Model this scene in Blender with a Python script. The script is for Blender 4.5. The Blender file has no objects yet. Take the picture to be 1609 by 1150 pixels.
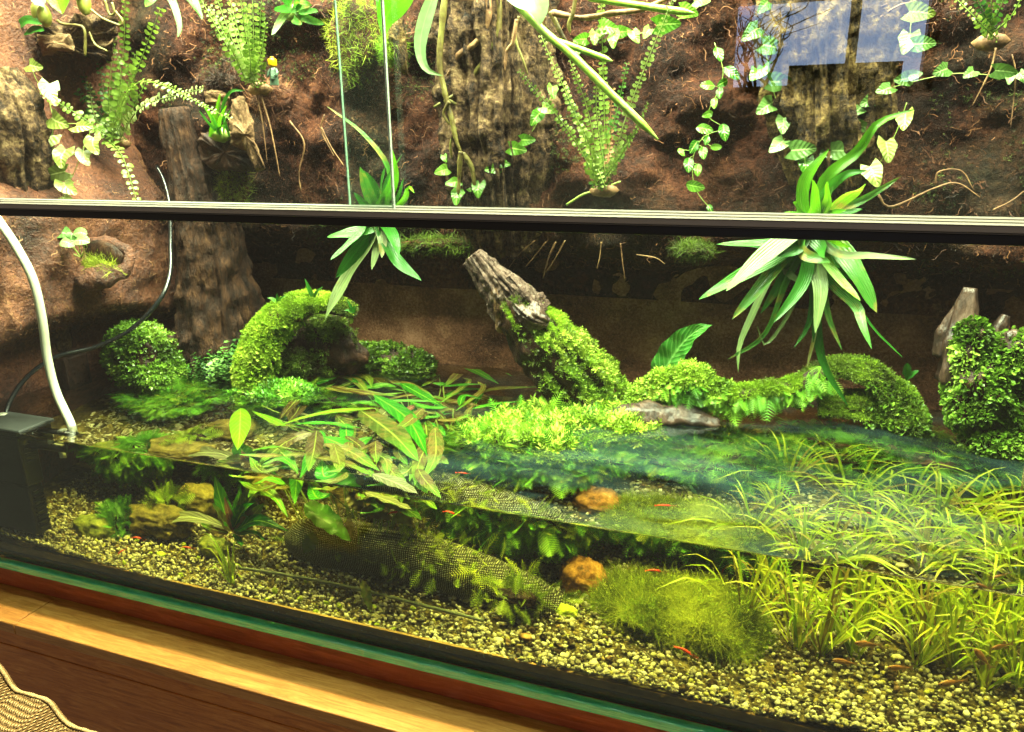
import bpy, bmesh, math
import numpy as np
from mathutils import Matrix, Vector

# ------------------------------------------------------------------ camera
SC = bpy.context.scene
COL = SC.collection
W, H, FPX = 1609.0, 1150.0, 1162.0
YAW, PITCH, ROLL = math.radians(19.86), math.radians(16.89), math.radians(-.69)
CAM = np.array([0.0, -.85, .75])
WZ = .262                                   # water level
_f = np.array([-math.sin(YAW)*math.cos(PITCH), math.cos(YAW)*math.cos(PITCH), -math.sin(PITCH)])
_r = np.array([math.cos(YAW), math.sin(YAW), 0.0]); _u = np.cross(_r, _f)
CR = math.cos(ROLL)*_r + math.sin(ROLL)*_u
CU = -math.sin(ROLL)*_r + math.cos(ROLL)*_u
CF = _f
cd = bpy.data.cameras.new('camera'); cam = bpy.data.objects.new('camera', cd); COL.objects.link(cam)
cd.sensor_fit = 'HORIZONTAL'; cd.sensor_width = 36; cd.lens = 36*FPX/W
cd.clip_start = .02; cd.clip_end = 60
M = Matrix.Identity(4)
for i in range(3):
    M[i][0], M[i][1], M[i][2], M[i][3] = CR[i], CU[i], -CF[i], CAM[i]
cam.matrix_world = M
SC.camera = cam

# ------------------------------------------------------------------ world, lamps, exposure
wd = bpy.data.worlds.new('World'); SC.world = wd; wd.use_nodes = True
bg = wd.node_tree.nodes['Background']
bg.inputs[0].default_value = (1.0, .82, .62, 1); bg.inputs[1].default_value = .20
def area_lamp(name, loc, sx, sy, power, color, rx=0.0, spread=180, rz=0.0):
    l = bpy.data.lights.new(name, 'AREA'); l.shape = 'RECTANGLE'; l.size = sx; l.size_y = sy
    l.energy = power; l.color = color; l.spread = math.radians(spread)
    o = bpy.data.objects.new(name, l); COL.objects.link(o); o.location = loc; o.rotation_euler = (rx, 0, rz)
    return o
area_lamp('hood_panel_lamp', (-.45, .29, 1.66), 2.3, .48, 250, (1.0, .93, .68))
for _l in (area_lamp('front_strip_lamp', (-.45, -.031, 1.28), 2.1, .006, 18, (1.0, .86, .52), spread=80),
           area_lamp('hood_strip_lamp', (-.45, .08, 1.60), 2.1, .014, 115, (1.0, .93, .70), spread=150)):
    _l.data.cycles.is_caustics_light = True
SC.view_settings.view_transform = 'Standard'; SC.view_settings.look = 'None'
SC.view_settings.exposure = 0.0; SC.view_settings.gamma = 1.0
SC.view_settings.use_curve_mapping = False
cy = SC.cycles
cy.max_bounces = 7; cy.diffuse_bounces = 3; cy.glossy_bounces = 2; cy.transmission_bounces = 5
cy.transparent_max_bounces = 16; cy.volume_bounces = 0
cy.caustics_refractive = True; cy.caustics_reflective = False
cy.sample_clamp_indirect = 14; cy.sample_clamp_direct = 0; cy.blur_glossy = .3
cy.use_denoising = True
try:
    cy.denoiser = 'OPENIMAGEDENOISE'; cy.denoising_input_passes = 'RGB_ALBEDO_NORMAL'; cy.denoising_prefilter = 'ACCURATE'
except Exception:
    pass
cy.use_adaptive_sampling = True; cy.adaptive_threshold = .06; cy.adaptive_min_samples = 24

rng = np.random.default_rng(7)
# ------------------------------------------------------------------ picking points of the place
def ray(px, py):
    d = CF + (px-W/2)/FPX*CR - (py-H/2)/FPX*CU
    return d/np.linalg.norm(d)
def P(px, py, Y):
    d = ray(px, py); return CAM + (Y-CAM[1])/d[1]*d
def PZ(px, py, z=WZ):
    d = ray(px, py); return CAM + (z-CAM[2])/d[2]*d
def UW(px, py, y=None, z=None):
    d = ray(px, py); p = CAM + (-CAM[1])/d[1]*d
    if p[2] < WZ: n = np.array([0, -1., 0])
    else: p = CAM + (WZ-CAM[2])/d[2]*d; n = np.array([0, 0, 1.])
    ci = -d@n; e = 1/1.333; d = e*d + (e*ci-math.sqrt(1-e*e*(1-ci*ci)))*n
    t = (y-p[1])/d[1] if y is not None else (z-p[2])/d[2]
    return p + t*d
def scl(p): return float((np.asarray(p)-CAM)@CF)/FPX           # metres per photo pixel at a point

# ------------------------------------------------------------------ noise
def _hash(ix, iy, iz, seed):
    h = (ix*374761393 + iy*668265263 + iz*2147483647 + seed*1274126177) & 0xFFFFFFFF
    h = ((h ^ (h >> 13))*1274126177) & 0xFFFFFFFF
    h = ((h ^ (h >> 16))*2246822519) & 0xFFFFFFFF
    return ((h ^ (h >> 15)) & 0xFFFFFF)/float(0xFFFFFF)
def vnoise(p, seed=0):
    p = np.asarray(p, float); i = np.floor(p).astype(np.int64); f = p-i; f = f*f*(3-2*f)
    out = 0
    for dx in (0, 1):
        for dy in (0, 1):
            for dz in (0, 1):
                w = (f[..., 0] if dx else 1-f[..., 0])*(f[..., 1] if dy else 1-f[..., 1])*(f[..., 2] if dz else 1-f[..., 2])
                out = out + w*_hash(i[..., 0]+dx, i[..., 1]+dy, i[..., 2]+dz, seed)
    return out*2-1
def fbm(p, octv=4, seed=0, gain=.5):
    p = np.asarray(p, float); a, s, o = 1.0, 1.0, 0
    for k in range(octv):
        o = o + a*vnoise(p*s+k*17.3, seed+k); a *= gain; s *= 2.03
    return o
def sstep(a, b, x):
    t = np.clip((x-a)/(b-a), 0, 1); return t*t*(3-2*t)

# ------------------------------------------------------------------ mesh helpers
def mk(name, V, F, mat, parent=None, smooth=True, uv=None, tint=None, label=None, cat=None, group=None, kind=None):
    """one mesh object; F: list of arrays (n,3)/(n,4) or a single array"""
    if not isinstance(F, (list, tuple)): F = [F]
    V = np.asarray(V, np.float32); F = [np.asarray(f, np.int32) for f in F if len(f)]
    me = bpy.data.meshes.new(name)
    me.vertices.add(len(V)); me.vertices.foreach_set('co', V.ravel())
    loops = np.concatenate([f.ravel() for f in F]); tot = np.concatenate([np.full(len(f), f.shape[1], np.int32) for f in F])
    st = np.concatenate([[0], np.cumsum(tot)[:-1]]).astype(np.int32)
    me.loops.add(len(loops)); me.loops.foreach_set('vertex_index', loops)
    me.polygons.add(len(tot)); me.polygons.foreach_set('loop_start', st)
    try: me.polygons.foreach_set('loop_total', tot)
    except Exception: pass
    me.polygons.foreach_set('use_smooth', np.full(len(tot), smooth))
    if uv is not None:
        l = me.uv_layers.new(name='UVMap'); l.data.foreach_set('uv', np.asarray(uv, np.float32)[loops].ravel())
    if tint is not None:
        a = me.attributes.new('tint', 'FLOAT', 'POINT'); a.data.foreach_set('value', np.asarray(tint, np.float32))
    me.update(calc_edges=True); me.validate()
    me.materials.append(mat)
    o = bpy.data.objects.new(name, me); COL.objects.link(o)
    if name == 'water': o.cycles.is_caustics_caster = True
    else: o.cycles.is_caustics_receiver = True
    return fin(o, parent, label, cat, group, kind)
def fin(o, parent=None, label=None, cat=None, group=None, kind=None):
    if parent is not None:
        o.parent = parent
        if parent.type == 'EMPTY': o.matrix_parent_inverse = Matrix.Translation(-Vector(parent.location))
    if label: o['label'] = label
    if cat: o['category'] = cat
    if group: o['group'] = group
    if kind or cat: o['kind'] = kind or 'thing'
    return o
def thing(name, loc, label, cat, group=None):
    o = bpy.data.objects.new(name, None); COL.objects.link(o); o.location = [float(c) for c in loc]
    o.empty_display_size = .02
    return fin(o, None, label, cat, group)
def unit(v):
    v = np.asarray(v, float); return v/(np.linalg.norm(v, axis=-1, keepdims=True)+1e-12)
def spline(pts, n):
    """Catmull-Rom through points (any dimension)"""
    p = np.asarray(pts, float)
    if len(p) == 2: return p[0]+(p[1]-p[0])*np.linspace(0, 1, n)[:, None]
    q = np.vstack([2*p[0]-p[1], p, 2*p[-1]-p[-2]])
    seg = np.linalg.norm(np.diff(p, axis=0), axis=1); cum = np.concatenate([[0], np.cumsum(seg)]); cum /= cum[-1]
    out = []
    for t in np.linspace(0, 1, n):
        k = min(np.searchsorted(cum, t, side='right')-1, len(p)-2); u = (t-cum[k])/(cum[k+1]-cum[k]+1e-12)
        a, b, c, d = q[k], q[k+1], q[k+2], q[k+3]
        out.append(.5*((2*b)+(-a+c)*u+(2*a-5*b+4*c-d)*u*u+(-a+3*b-3*c+d)*u**3))
    return np.array(out)
def frames(path):
    t = unit(np.gradient(path, axis=0)); up = np.array([.13, .21, 1.0])
    if abs(t[0]@unit(up)) > .9: up = np.array([1., .1, .2])
    n = unit(up-(up@t[0])*t[0]); ns = [n]
    for k in range(1, len(t)):
        n = n-(n@t[k])*t[k]; n = n/(np.linalg.norm(n)+1e-9); ns.append(n)
    ns = np.array(ns); return t, ns, np.cross(t, ns)
def tube_vf(path, rad, seg=8, cap=True, wob=0, wobs=20, seed=0, ridge=0, rn=7):
    path = np.asarray(path, float); n = len(path); rad = np.broadcast_to(np.asarray(rad, float), (n,))
    t, a, b = frames(path); th = np.linspace(0, 2*np.pi, seg, endpoint=False)
    dirs = np.cos(th)[None, :, None]*a[:, None]+np.sin(th)[None, :, None]*b[:, None]
    V = path[:, None]+dirs*rad[:, None, None]
    if wob: V = V+dirs*(wob*rad[:, None, None])*fbm(V*wobs, 4, seed)[..., None]
    if ridge:
        arc = np.concatenate([[0], np.cumsum(np.linalg.norm(np.diff(path, axis=0), axis=1))])
        q = np.stack([np.cos(th)[None]*rn*np.ones((n, 1)), np.sin(th)[None]*rn*np.ones((n, 1)), arc[:, None]*5*np.ones((1, seg))], -1)
        r_ = fbm(q, 3, seed+5); r_ = -np.abs(r_)*2+.6
        V = V+dirs*(ridge*rad[:, None, None])*r_[..., None]
    V = V.reshape(-1, 3); i = np.arange(n-1)[:, None]*seg; j = np.arange(seg)[None]; k = (j+1) % seg
    F = [np.stack([i+j, i+k, i+seg+k, i+seg+j], -1).reshape(-1, 4)]
    if cap:
        V = np.vstack([V, path[:1], path[-1:]]); c0, c1 = n*seg, n*seg+1; jj = np.arange(seg); kk = (jj+1) % seg
        F.append(np.stack([np.full(seg, c0), kk, jj], -1)); F.append(np.stack([np.full(seg, c1), (n-1)*seg+jj, (n-1)*seg+kk], -1))
    return V, F
def join(parts):
    """[(V,[F..])] -> V, [tri, quad]"""
    Vs, T, Q, o = [], [], [], 0
    for V, F in parts:
        if not isinstance(F, (list, tuple)): F = [F]
        for f in F:
            f = np.asarray(f)
            if len(f): (T if f.shape[1] == 3 else Q).append(f+o)
        Vs.append(V); o += len(V)
    return np.vstack(Vs), [np.vstack(x) for x in (T, Q) if x]
def box_vf(c, s, R=None):
    v = np.array([[x, y, z] for x in (-.5, .5) for y in (-.5, .5) for z in (-.5, .5)])*np.asarray(s)
    if R is not None: v = v@np.asarray(R).T
    f = np.array([[0, 1, 3, 2], [4, 6, 7, 5], [0, 4, 5, 1], [2, 3, 7, 6], [0, 2, 6, 4], [1, 5, 7, 3]])
    return v+np.asarray(c), [f]
def bevel(o, w=.002, seg=2):
    m = o.modifiers.new('bevel', 'BEVEL'); m.width = w; m.segments = seg; m.limit_method = 'ANGLE'; return o
_ico = {}
def ico(n):
    if n not in _ico:
        bm = bmesh.new(); bmesh.ops.create_icosphere(bm, subdivisions=n, radius=1)
        _ico[n] = (np.array([v.co[:] for v in bm.verts]), np.array([[v.index for v in f.verts] for f in bm.faces])); bm.free()
    return _ico[n]
def blob_vf(c, r, sub=4, amp=.15, s=8, seed=0, octv=4, power=1.0):
    V, F = ico(sub); V = V.copy()
    if power != 1: V = np.sign(V)*np.abs(V)**power
    d = 1+amp*(.65*fbm(V*s*.16+seed*3.1, 2, seed)+.5*fbm(V*s*.5+seed*1.7, octv, seed+9)); V = V*d[:, None]
    return V*np.asarray(r)+np.asarray(c), [F]
def scatter(V, F, n, filt=None, seed=0):
    """random points + normals on a mesh"""
    r = np.random.default_rng(seed); T = []
    for f in (F if isinstance(F, (list, tuple)) else [F]):
        f = np.asarray(f); T.append(f[:, :3]);
        if f.shape[1] == 4: T.append(f[:, [0, 2, 3]])
    T = np.vstack(T); a, b, c = V[T[:, 0]], V[T[:, 1]], V[T[:, 2]]
    nr = np.cross(b-a, c-a); ar = np.linalg.norm(nr, axis=1); nr = nr/(ar[:, None]+1e-15); cen = (a+b+c)/3
    w = ar.copy()
    if filt is not None: w = w*np.clip(filt(cen, nr), 0, None)
    if w.sum() <= 0: return np.zeros((0, 3)), np.zeros((0, 3))
    k = r.choice(len(T), n, p=w/w.sum()); u, v = r.random(n), r.random(n); m = u+v > 1; u[m], v[m] = 1-u[m], 1-v[m]
    return a[k]+u[:, None]*(b[k]-a[k])+v[:, None]*(c[k]-a[k]), nr[k]
def orient(d, r, spin=True):
    """rotation matrices whose z column is d"""
    d = unit(d); n = len(d); x = unit(np.cross(d, r.normal(size=(n, 3)))); y = np.cross(d, x)
    return np.stack([x, y, d], -1)
def inst(tV, tF, pos, R, s):
    s = np.asarray(s); s = s[:, None, None] if s.ndim == 1 else s[:, None, :]
    V = np.einsum('nij,nkj->nki', R, tV[None]*s)+pos[:, None]
    n, k = len(pos), len(tV)
    F = [(np.asarray(f)[None]+(np.arange(n)*k)[:, None, None]).reshape(-1, f.shape[1]) for f in tF]
    return V.reshape(-1, 3), F
# ---- little plant templates, pointing along +z, length 1
def sprig(pairs=4, ll=.38, lw=.12, stem=.03, up=.9):
    V, F = [], []
    V += [[-stem, 0, 0], [stem, 0, 0], [0, 0, 1]]; F.append([0, 1, 2])
    for k in range(pairs):
        z = .18+.78*k/pairs; L = ll*(1-.45*k/pairs)
        for j, sgn in enumerate((-1, 1)):
            a = k*1.9+j*np.pi; dx, dy = math.cos(a), math.sin(a); o = len(V)
            px, py = -dy*lw*.5, dx*lw*.5; m = .5*L
            V += [[0, 0, z], [dx*m+px, dy*m+py, z+m*up], [dx*L, dy*L, z+L*up], [dx*m-px, dy*m-py, z+m*up]]
            F.append([o, o+1, o+2]); F.append([o, o+2, o+3])
    return np.array(V, float), [np.array(F)]
def feather(pairs=8, ll=.3, lw=.05, stem=.014, droop=.25):
    V, F = [], []
    for k in range(4):
        z = k/3; V += [[-stem*(1-z*.7), -droop*z*z, z], [stem*(1-z*.7), -droop*z*z, z]]
    for k in range(3): o = 2*k; F += [[o, o+1, o+3], [o, o+3, o+2]]
    for k in range(pairs):
        z = .12+.84*k/pairs; L = ll*math.sin(math.pi*(.25+.7*k/pairs))
        for sgn in (-1, 1):
            o = len(V); y = -droop*z*z
            V += [[0, y, z-lw*.5], [0, y, z+lw*.5], [sgn*L, y-.05, z+L*.55]]; F.append([o, o+1, o+2] if sgn > 0 else [o+1, o, o+2])
    return np.array(V, float), [np.array(F)]
def flake():
    V = np.array([[0, 0, 0], [.25, .06, .35], [.28, .1, .7], [0, .12, 1], [-.28, .1, .7], [-.25, .06, .35], [0, 0, .5]], float)
    F = np.array([[6, 0, 1], [6, 1, 2], [6, 2, 3], [6, 3, 4], [6, 4, 5], [6, 5, 0]])
    return V, [F]
def hair(seg=3, w=.02, bend=.5):
    V, F = [], []
    for k in range(seg+1):
        z = k/seg; V += [[-w*(1-z*.8), bend*z*z, z*(1-.25*bend*z)], [w*(1-z*.8), bend*z*z, z*(1-.25*bend*z)]]
    for k in range(seg): o = 2*k; F.append([o, o+1, o+3, o+2])
    return np.array(V, float), [np.array(F)]
def grow(name, base, tmpl, n, size, mat, parent=None, filt=None, seed=0, up=.5, jit=.6, var=.35, sink=.0, extra=None, **kw):
    """one mesh of many small sprigs growing from a surface"""
    r = np.random.default_rng(seed)
    p, nr = scatter(base[0], base[1], n, filt, seed)
    d = unit(unit(nr)+np.array([0, 0, up])+r.normal(size=p.shape)*jit)
    if extra is not None: d = unit(d+extra(p, nr, r))
    s = size*np.clip(1+var*r.normal(size=n), .35, 1.9)
    V, F = inst(tmpl[0], tmpl[1], p-nr*sink, orient(d, r), s)
    cl = .5+.75*fbm(p*24, 2, seed); t = np.clip(.62*cl+.38*r.random(n), 0, 1)
    return mk(name, V, F, mat, parent, smooth=False, tint=np.repeat(t, len(tmpl[0])), **kw)
# ---- leaves
def leaf_vf(spine, width, face, nu=4, prof='strap', fold=.25, wave=0, waves=5, seed=0, n=None, curl=0.0):
    """spine: world points; width: full width (m); face: direction the blade looks to"""
    n = n or 11
    sp = spline(spine, n); t = unit(np.gradient(sp, axis=0)); v = np.linspace(0, 1, n)
    face = np.broadcast_to(np.asarray(face, float), sp.shape); face = unit(face-(face*t).sum(1, keepdims=True)*t)
    side = np.cross(t, face)
    if prof == 'strap': w = np.clip(np.sin(np.pi*np.clip(v*.93+.07, 0, 1)**.75), .0, 1)**.6*np.where(v > .96, .25, 1)
    elif prof == 'lance': w = np.sin(np.pi*v**.72)**.85
    elif prof == 'oval': w = np.sin(np.pi*v**.9)**.62
    elif prof == 'heart': w = np.clip(1-np.abs(v-.26)/.77, 0, 1)**.62*np.where(v < .26, .9+.1*v/.26, 1)
    elif prof == 'spat': w = np.where(v < .35, .25+.75*sstep(.0, .6, v), 1)*np.sin(np.pi*np.clip(.12+v*.88, 0, 1))**.5
    else: w = 1-v*.9
    w = np.maximum(w, .03)*width*.5
    u = np.linspace(-1, 1, 2*(nu//2)+1)
    L = np.linalg.norm(np.diff(sp, axis=0), axis=1).sum()
    V = sp[:, None]+side[:, None]*(u[None, :, None]*w[:, None, None])
    V = V+face[:, None]*((np.abs(u)[None]*fold*w[:, None])[..., None])
    if prof == 'heart': V = V-t[:, None]*((L*.26*np.abs(u)[None]*(1-sstep(0, .34, v))[:, None])[..., None])
    if wave: V = V+face[:, None]*((wave*width*np.abs(u)[None, :]*np.sin(v[:, None]*waves*6.28+seed+np.sign(u)[None, :]*1.1)))[..., None]
    if curl: V = V-face[:, None]*((curl*L*v**2)[:, None]*np.ones_like(u)[None])[..., None]
    m = len(u); uv = np.stack([np.broadcast_to((u+1)/2, (n, m)), np.broadcast_to(v[:, None], (n, m))], -1).reshape(-1, 2)
    i = np.arange(n-1)[:, None]*m; j = np.arange(m-1)[None]
    F = np.stack([i+j, i+j+1, i+m+j+1, i+m+j], -1).reshape(-1, 4)
    return V.reshape(-1, 3), [F], uv
def look(p, up=.35, jx=0, jz=0):
    return unit(unit(CAM-np.asarray(p))+np.array([jx, 0, up+jz]))
# ------------------------------------------------------------------ materials
def lin(c):
    if isinstance(c, str): c = [int(c[i:i+2], 16)/255 for i in (0, 2, 4)]
    return tuple(x/12.92 if x <= .04045 else ((x+.055)/1.055)**2.4 for x in c)+(1,)
class NT:
    def __init__(s, name):
        s.m = bpy.data.materials.new(name); s.m.use_nodes = True; s.t = s.m.node_tree; s.t.nodes.clear()
        s.out = s.n('ShaderNodeOutputMaterial')
    def n(s, typ, **kw):
        o = s.t.nodes.new(typ)
        for k, v in kw.items():
            if k in o.inputs.keys() if isinstance(k, str) else False: s.set(o.inputs[k], v)
            else: setattr(o, k, v)
        return o
    def set(s, sock, v):
        if isinstance(v, bpy.types.NodeSocket): s.t.links.new(v, sock)
        else: sock.default_value = v
    def l(s, a, b): s.t.links.new(a, b)
    def math(s, op, a, b=0.0, c=0.0):
        o = s.n('ShaderNodeMath'); o.operation = op
        for i, v in enumerate((a, b, c)): s.set(o.inputs[i], v)
        return o.outputs[0]
    def noise(s, scale, detail=4, rough=.55, vec=None, dist=0):
        o = s.n('ShaderNodeTexNoise'); o.inputs['Scale'].default_value = scale; o.inputs['Detail'].default_value = detail
        o.inputs['Roughness'].default_value = rough; o.inputs['Distortion'].default_value = dist
        if vec is not None: s.l(vec, o.inputs['Vector'])
        return o.outputs[0]
    def geo(s, scale=(1, 1, 1)):
        g = s.n('ShaderNodeNewGeometry'); mp = s.n('ShaderNodeMapping'); mp.inputs['Scale'].default_value = scale
        s.l(g.outputs['Position'], mp.inputs['Vector']); return mp.outputs[0]
    def ramp(s, fac, stops):
        o = s.n('ShaderNodeValToRGB'); e = o.color_ramp.elements
        while len(e) > 1: e.remove(e[-1])
        e[0].position, e[0].color = stops[0][0], lin(stops[0][1])
        for p, c in stops[1:]: k = e.new(p); k.color = lin(c)
        s.set(o.inputs[0], fac); return o.outputs[0]
    def mix(s, fac, a, b, mode='MIX'):
        o = s.n('ShaderNodeMix'); o.data_type = 'RGBA'; o.blend_type = mode
        s.set(o.inputs[0], fac); s.set(o.inputs[6], a); s.set(o.inputs[7], b); return o.outputs[2]
    def bump(s, h, strength=.5, dist=.01):
        o = s.n('ShaderNodeBump'); o.inputs['Strength'].default_value = strength; o.inputs['Distance'].default_value = dist
        s.l(h, o.inputs['Height']); return o.outputs[0]
    def pbr(s, col, rough=.6, spec=.5, nrm=None, **kw):
        o = s.n('ShaderNodeBsdfPrincipled'); s.set(o.inputs['Base Color'], col); s.set(o.inputs['Roughness'], rough)
        o.inputs['Specular IOR Level'].default_value = spec
        if nrm is not None: s.l(nrm, o.inputs['Normal'])
        for k, v in kw.items(): s.set(o.inputs[k], v)
        return o.outputs[0]
    def mixs(s, fac, a, b):
        o = s.n('ShaderNodeMixShader'); s.set(o.inputs[0], fac); s.l(a, o.inputs[1]); s.l(b, o.inputs[2]); return o.outputs[0]
    def done(s, sh): s.l(sh, s.out.inputs[0]); return s.m
def rough_mat(name, stops, scale=12, bscale=60, bstr=.8, bdist=.004, rough=.7, spec=.4, stretch=(1, 1, 1), det=6, scale2=None):
    t = NT(name); v = t.geo(stretch); n1 = t.noise(scale, det, .62, v); n2 = t.noise(bscale, 5, .65, v)
    f = t.math('ADD', t.math('MULTIPLY', n1, .6), t.math('MULTIPLY', n2, .4))
    f = t.math('MULTIPLY_ADD', t.math('SUBTRACT', f, .5), 2.2, .5)
    return t.done(t.pbr(t.ramp(f, stops), rough, spec, t.bump(n2, bstr, bdist)))
def plain(name, col, rough=.5, spec=.5, metal=0.0, bscale=0, bstr=.2):
    t = NT(name); nr = None
    n = t.noise(bscale or 30, 4, .6, t.geo())
    if bscale: nr = t.bump(n, bstr, .002)
    c = t.mix(t.math('MULTIPLY', n, .5), lin(col), tuple(x*.55 for x in lin(col)[:3])+(1,))
    return t.done(t.pbr(c, rough, spec, nr, Metallic=metal))
def leaf_mat(name, lo, mid, hi, rib=None, transl=.3, rough=.38, vein=0.0, vn=14, blot=None, blotf=.5, bscale=90, rand=.5, tip=None, par=0):
    t = NT(name); uv = t.n('ShaderNodeUVMap'); sp = t.n('ShaderNodeSeparateXYZ'); t.l(uv.outputs[0], sp.inputs[0])
    oi = t.n('ShaderNodeObjectInfo'); rn = oi.outputs['Random']; v = t.geo()
    n1 = t.noise(35, 3, .5, v)
    f = t.math('ADD', t.math('MULTIPLY', n1, 1-rand), t.math('MULTIPLY', rn, rand))
    f = t.math('MULTIPLY_ADD', t.math('SUBTRACT', f, .5), 1.5, .5)
    col = t.ramp(f, [(0, lo), (.5, mid), (1, hi)])
    if blot:
        b = t.noise(45, 4, .6, v); b = t.math('ADD', b, t.math('MULTIPLY', t.math('SUBTRACT', rn, .5), .5))
        b = t.ramp(b, [(blotf-.06, '000000'), (blotf+.1, 'ffffff')]); col = t.mix(b, col, lin(blot))
    au = t.math('ABSOLUTE', t.math('MULTIPLY_ADD', sp.outputs[0], 2, -1))
    if tip: col = t.mix(t.ramp(sp.outputs[1], [(.55, '000000'), (.95, 'ffffff')]), col, lin(tip))
    h = None
    if vein:
        w = t.math('SINE', t.math('MULTIPLY', t.math('SUBTRACT', sp.outputs[1], t.math('MULTIPLY', au, .22)), vn*6.28))
        w = t.math('MULTIPLY_ADD', w, .5, .5); h = w
        col = t.mix(t.math('MULTIPLY', t.math('POWER', w, 6), vein), col, lin(rib or hi))
    if rib: col = t.mix(t.ramp(au, [(.0, 'ffffff'), (.10, '555555'), (.16, '000000')]), col, lin(rib))
    if par:
        w = t.math('MULTIPLY_ADD', t.math('SINE', t.math('MULTIPLY', sp.outputs[0], par)), .5, .5); h = w; col = t.mix(t.math('MULTIPLY', w, .08), col, lin(lo))
    n2 = t.noise(bscale, 3, .5, v); hh = n2 if h is None else t.math('MULTIPLY_ADD', h, .6, n2)
    nb = t.bump(hh, .35, .003)
    a = t.pbr(col, rough, .45, nb); tr = t.n('ShaderNodeBsdfTranslucent'); t.l(t.mix(.5, col, t.mix(1.0, col, lin('d8ee50'), 'MULTIPLY')), tr.inputs[0])
    return t.done(t.mixs(transl, a, tr.outputs[0]))
def tint_mat(name, c0, c1, c2, transl=.3, rough=.55, spec=.3):
    t = NT(name); at = t.n('ShaderNodeAttribute'); at.attribute_name = 'tint'
    col = t.ramp(at.outputs['Fac'], [(.05, c0), (.5, c1), (.95, c2)])
    a = t.pbr(col, rough, spec); tr = t.n('ShaderNodeBsdfTranslucent'); t.l(col, tr.inputs[0])
    return t.done(t.mixs(transl, a, tr.outputs[0]))
def pane_mat(name, tint='f4fff8', dirt_haze=.0, gain=1.0):
    t = NT(name); lw = t.n('ShaderNodeLayerWeight'); lw.inputs[0].default_value = .5
    fr = t.math('MULTIPLY_ADD', t.math('POWER', lw.outputs['Facing'], 5.0), .9, .042*gain)
    tr = t.n('ShaderNodeBsdfTransparent'); tr.inputs[0].default_value = lin(tint)
    gl = t.n('ShaderNodeBsdfGlossy'); gl.inputs['Roughness'].default_value = .0; gl.inputs[0].default_value = (1, 1, 1, 1)
    s = t.mixs(fr, tr.outputs[0], gl.outputs[0])
    if dirt_haze:
        d = t.n('ShaderNodeBsdfDiffuse'); d.inputs[0].default_value = lin('cfd8c8')
        v = t.geo(); g = t.noise(900, 1, .5, v); g = t.ramp(g, [(.73, '000000'), (.80, 'ffffff')])
        z = t.n('ShaderNodeSeparateXYZ'); t.l(v, z.inputs[0])
        lo = t.ramp(t.math('MULTIPLY_ADD', z.outputs[2], 10, -6.75), [(0, 'ffffff'), (.75, '000000')])     # pale haze mixed into the pane, densest just above the rail
        f = t.math('ADD', t.math('MULTIPLY', g, dirt_haze), t.math('MULTIPLY', lo, t.math('MULTIPLY', t.noise(14, 4, .6, v), .035)))
        f = t.math('ADD', f, t.math('MULTIPLY', t.ramp(t.noise(3.2, 5, .6, v), [(.45, '000000'), (.8, 'ffffff')]), .010))
        s = t.mixs(f, s, d.outputs[0])
    return t.done(s)

def wall_mat():
    t = NT('coir_wall'); v = t.geo(); n1 = t.noise(7, 6, .65, v); n2 = t.noise(120, 6, .7, v); n3 = t.noise(4.2, 4, .6, v)
    f = t.math('MULTIPLY_ADD', t.math('SUBTRACT', t.math('ADD', t.math('MULTIPLY', n1, .55), t.math('MULTIPLY', n2, .45)), .5), 2.6, .46)
    col = t.ramp(f, [(.12, '120805'), (.4, '3a1c10'), (.62, '663722'), (.88, '96603f')])
    col = t.mix(t.ramp(n3, [(.5, '000000'), (.62, 'bbbbbb')]), col, t.ramp(n2, [(.35, '0e130a'), (.6, '2c3218'), (.8, '5c5a2c')]))
    return t.done(t.pbr(col, .75, .15, t.bump(t.math('ADD', n2, t.noise(38, 5, .6, v)), 1.0, .008)))
m_wall = wall_mat()
m_left = rough_mat('red_coir', [(.12, '281008'), (.42, '61301a'), (.68, '8c4f2e'), (.92, 'b0774e')], 11, 130, 1.0, .009, .6, .5)
m_low = rough_mat('back_panel', [(.2, '3a2013'), (.5, '744a33'), (.8, 'a87a60')], 8, 200, .8, .003, .75, .25)
m_fibre = tint_mat('coir_fibre', '1e0d07', '55301e', 'a87a54', .05, .7)
m_rootlet = tint_mat('rootlets', '1a0c06', '4a2616', '8a5c3a', .05, .65)
m_bark = rough_mat('cork_bark', [(.2, '140c07'), (.42, '4a3320'), (.62, '7d6040'), (.88, 'b0946a')], 30, 120, 1.0, .010, .85, .2, (1, 1, 1))
m_bark2 = rough_mat('golden_bark', [(.2, '150d06'), (.42, '483418'), (.62, '765c30'), (.88, 'a68c54')], 30, 120, 1.0, .010, .85, .2, (1, 1, 1))
m_cork = rough_mat('cork_cut', [(.2, '4a2f1c'), (.45, '9a7350'), (.7, 'c29a70'), (.9, 'd9b990')], 30, 160, 1.0, .005, .85, .2)
m_wood = rough_mat('driftwood', [(.15, '1a110c'), (.42, '4b3327'), (.62, '7d5d4c'), (.85, 'ab8c78')], 26, 90, .9, .004, .45, .5, (1, 1, .35))
m_wooddk = rough_mat('dark_driftwood', [(.2, '120904'), (.5, '331c0f'), (.75, '553520'), (.92, '785438')], 24, 90, 1.0, .005, .6, .25, (1, 1, .5))
m_trunk = rough_mat('ribbed_trunk', [(.2, '0e0703'), (.45, '2a170d'), (.68, '4a2e1c'), (.9, '705034')], 46, 170, 1.0, .008, .7, .25, (1, 1, .4))
m_woodpk = rough_mat('splintered_wood', [(.15, '3a251c'), (.4, '86604f'), (.62, 'b08d7c'), (.85, 'd8bca8')], 60, 240, 1.0, .006, .6, .35, (1.6, 1.6, .5))
m_moss = tint_mat('bright_moss', '55640e', '86b01a', 'c6e040', .35)
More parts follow.
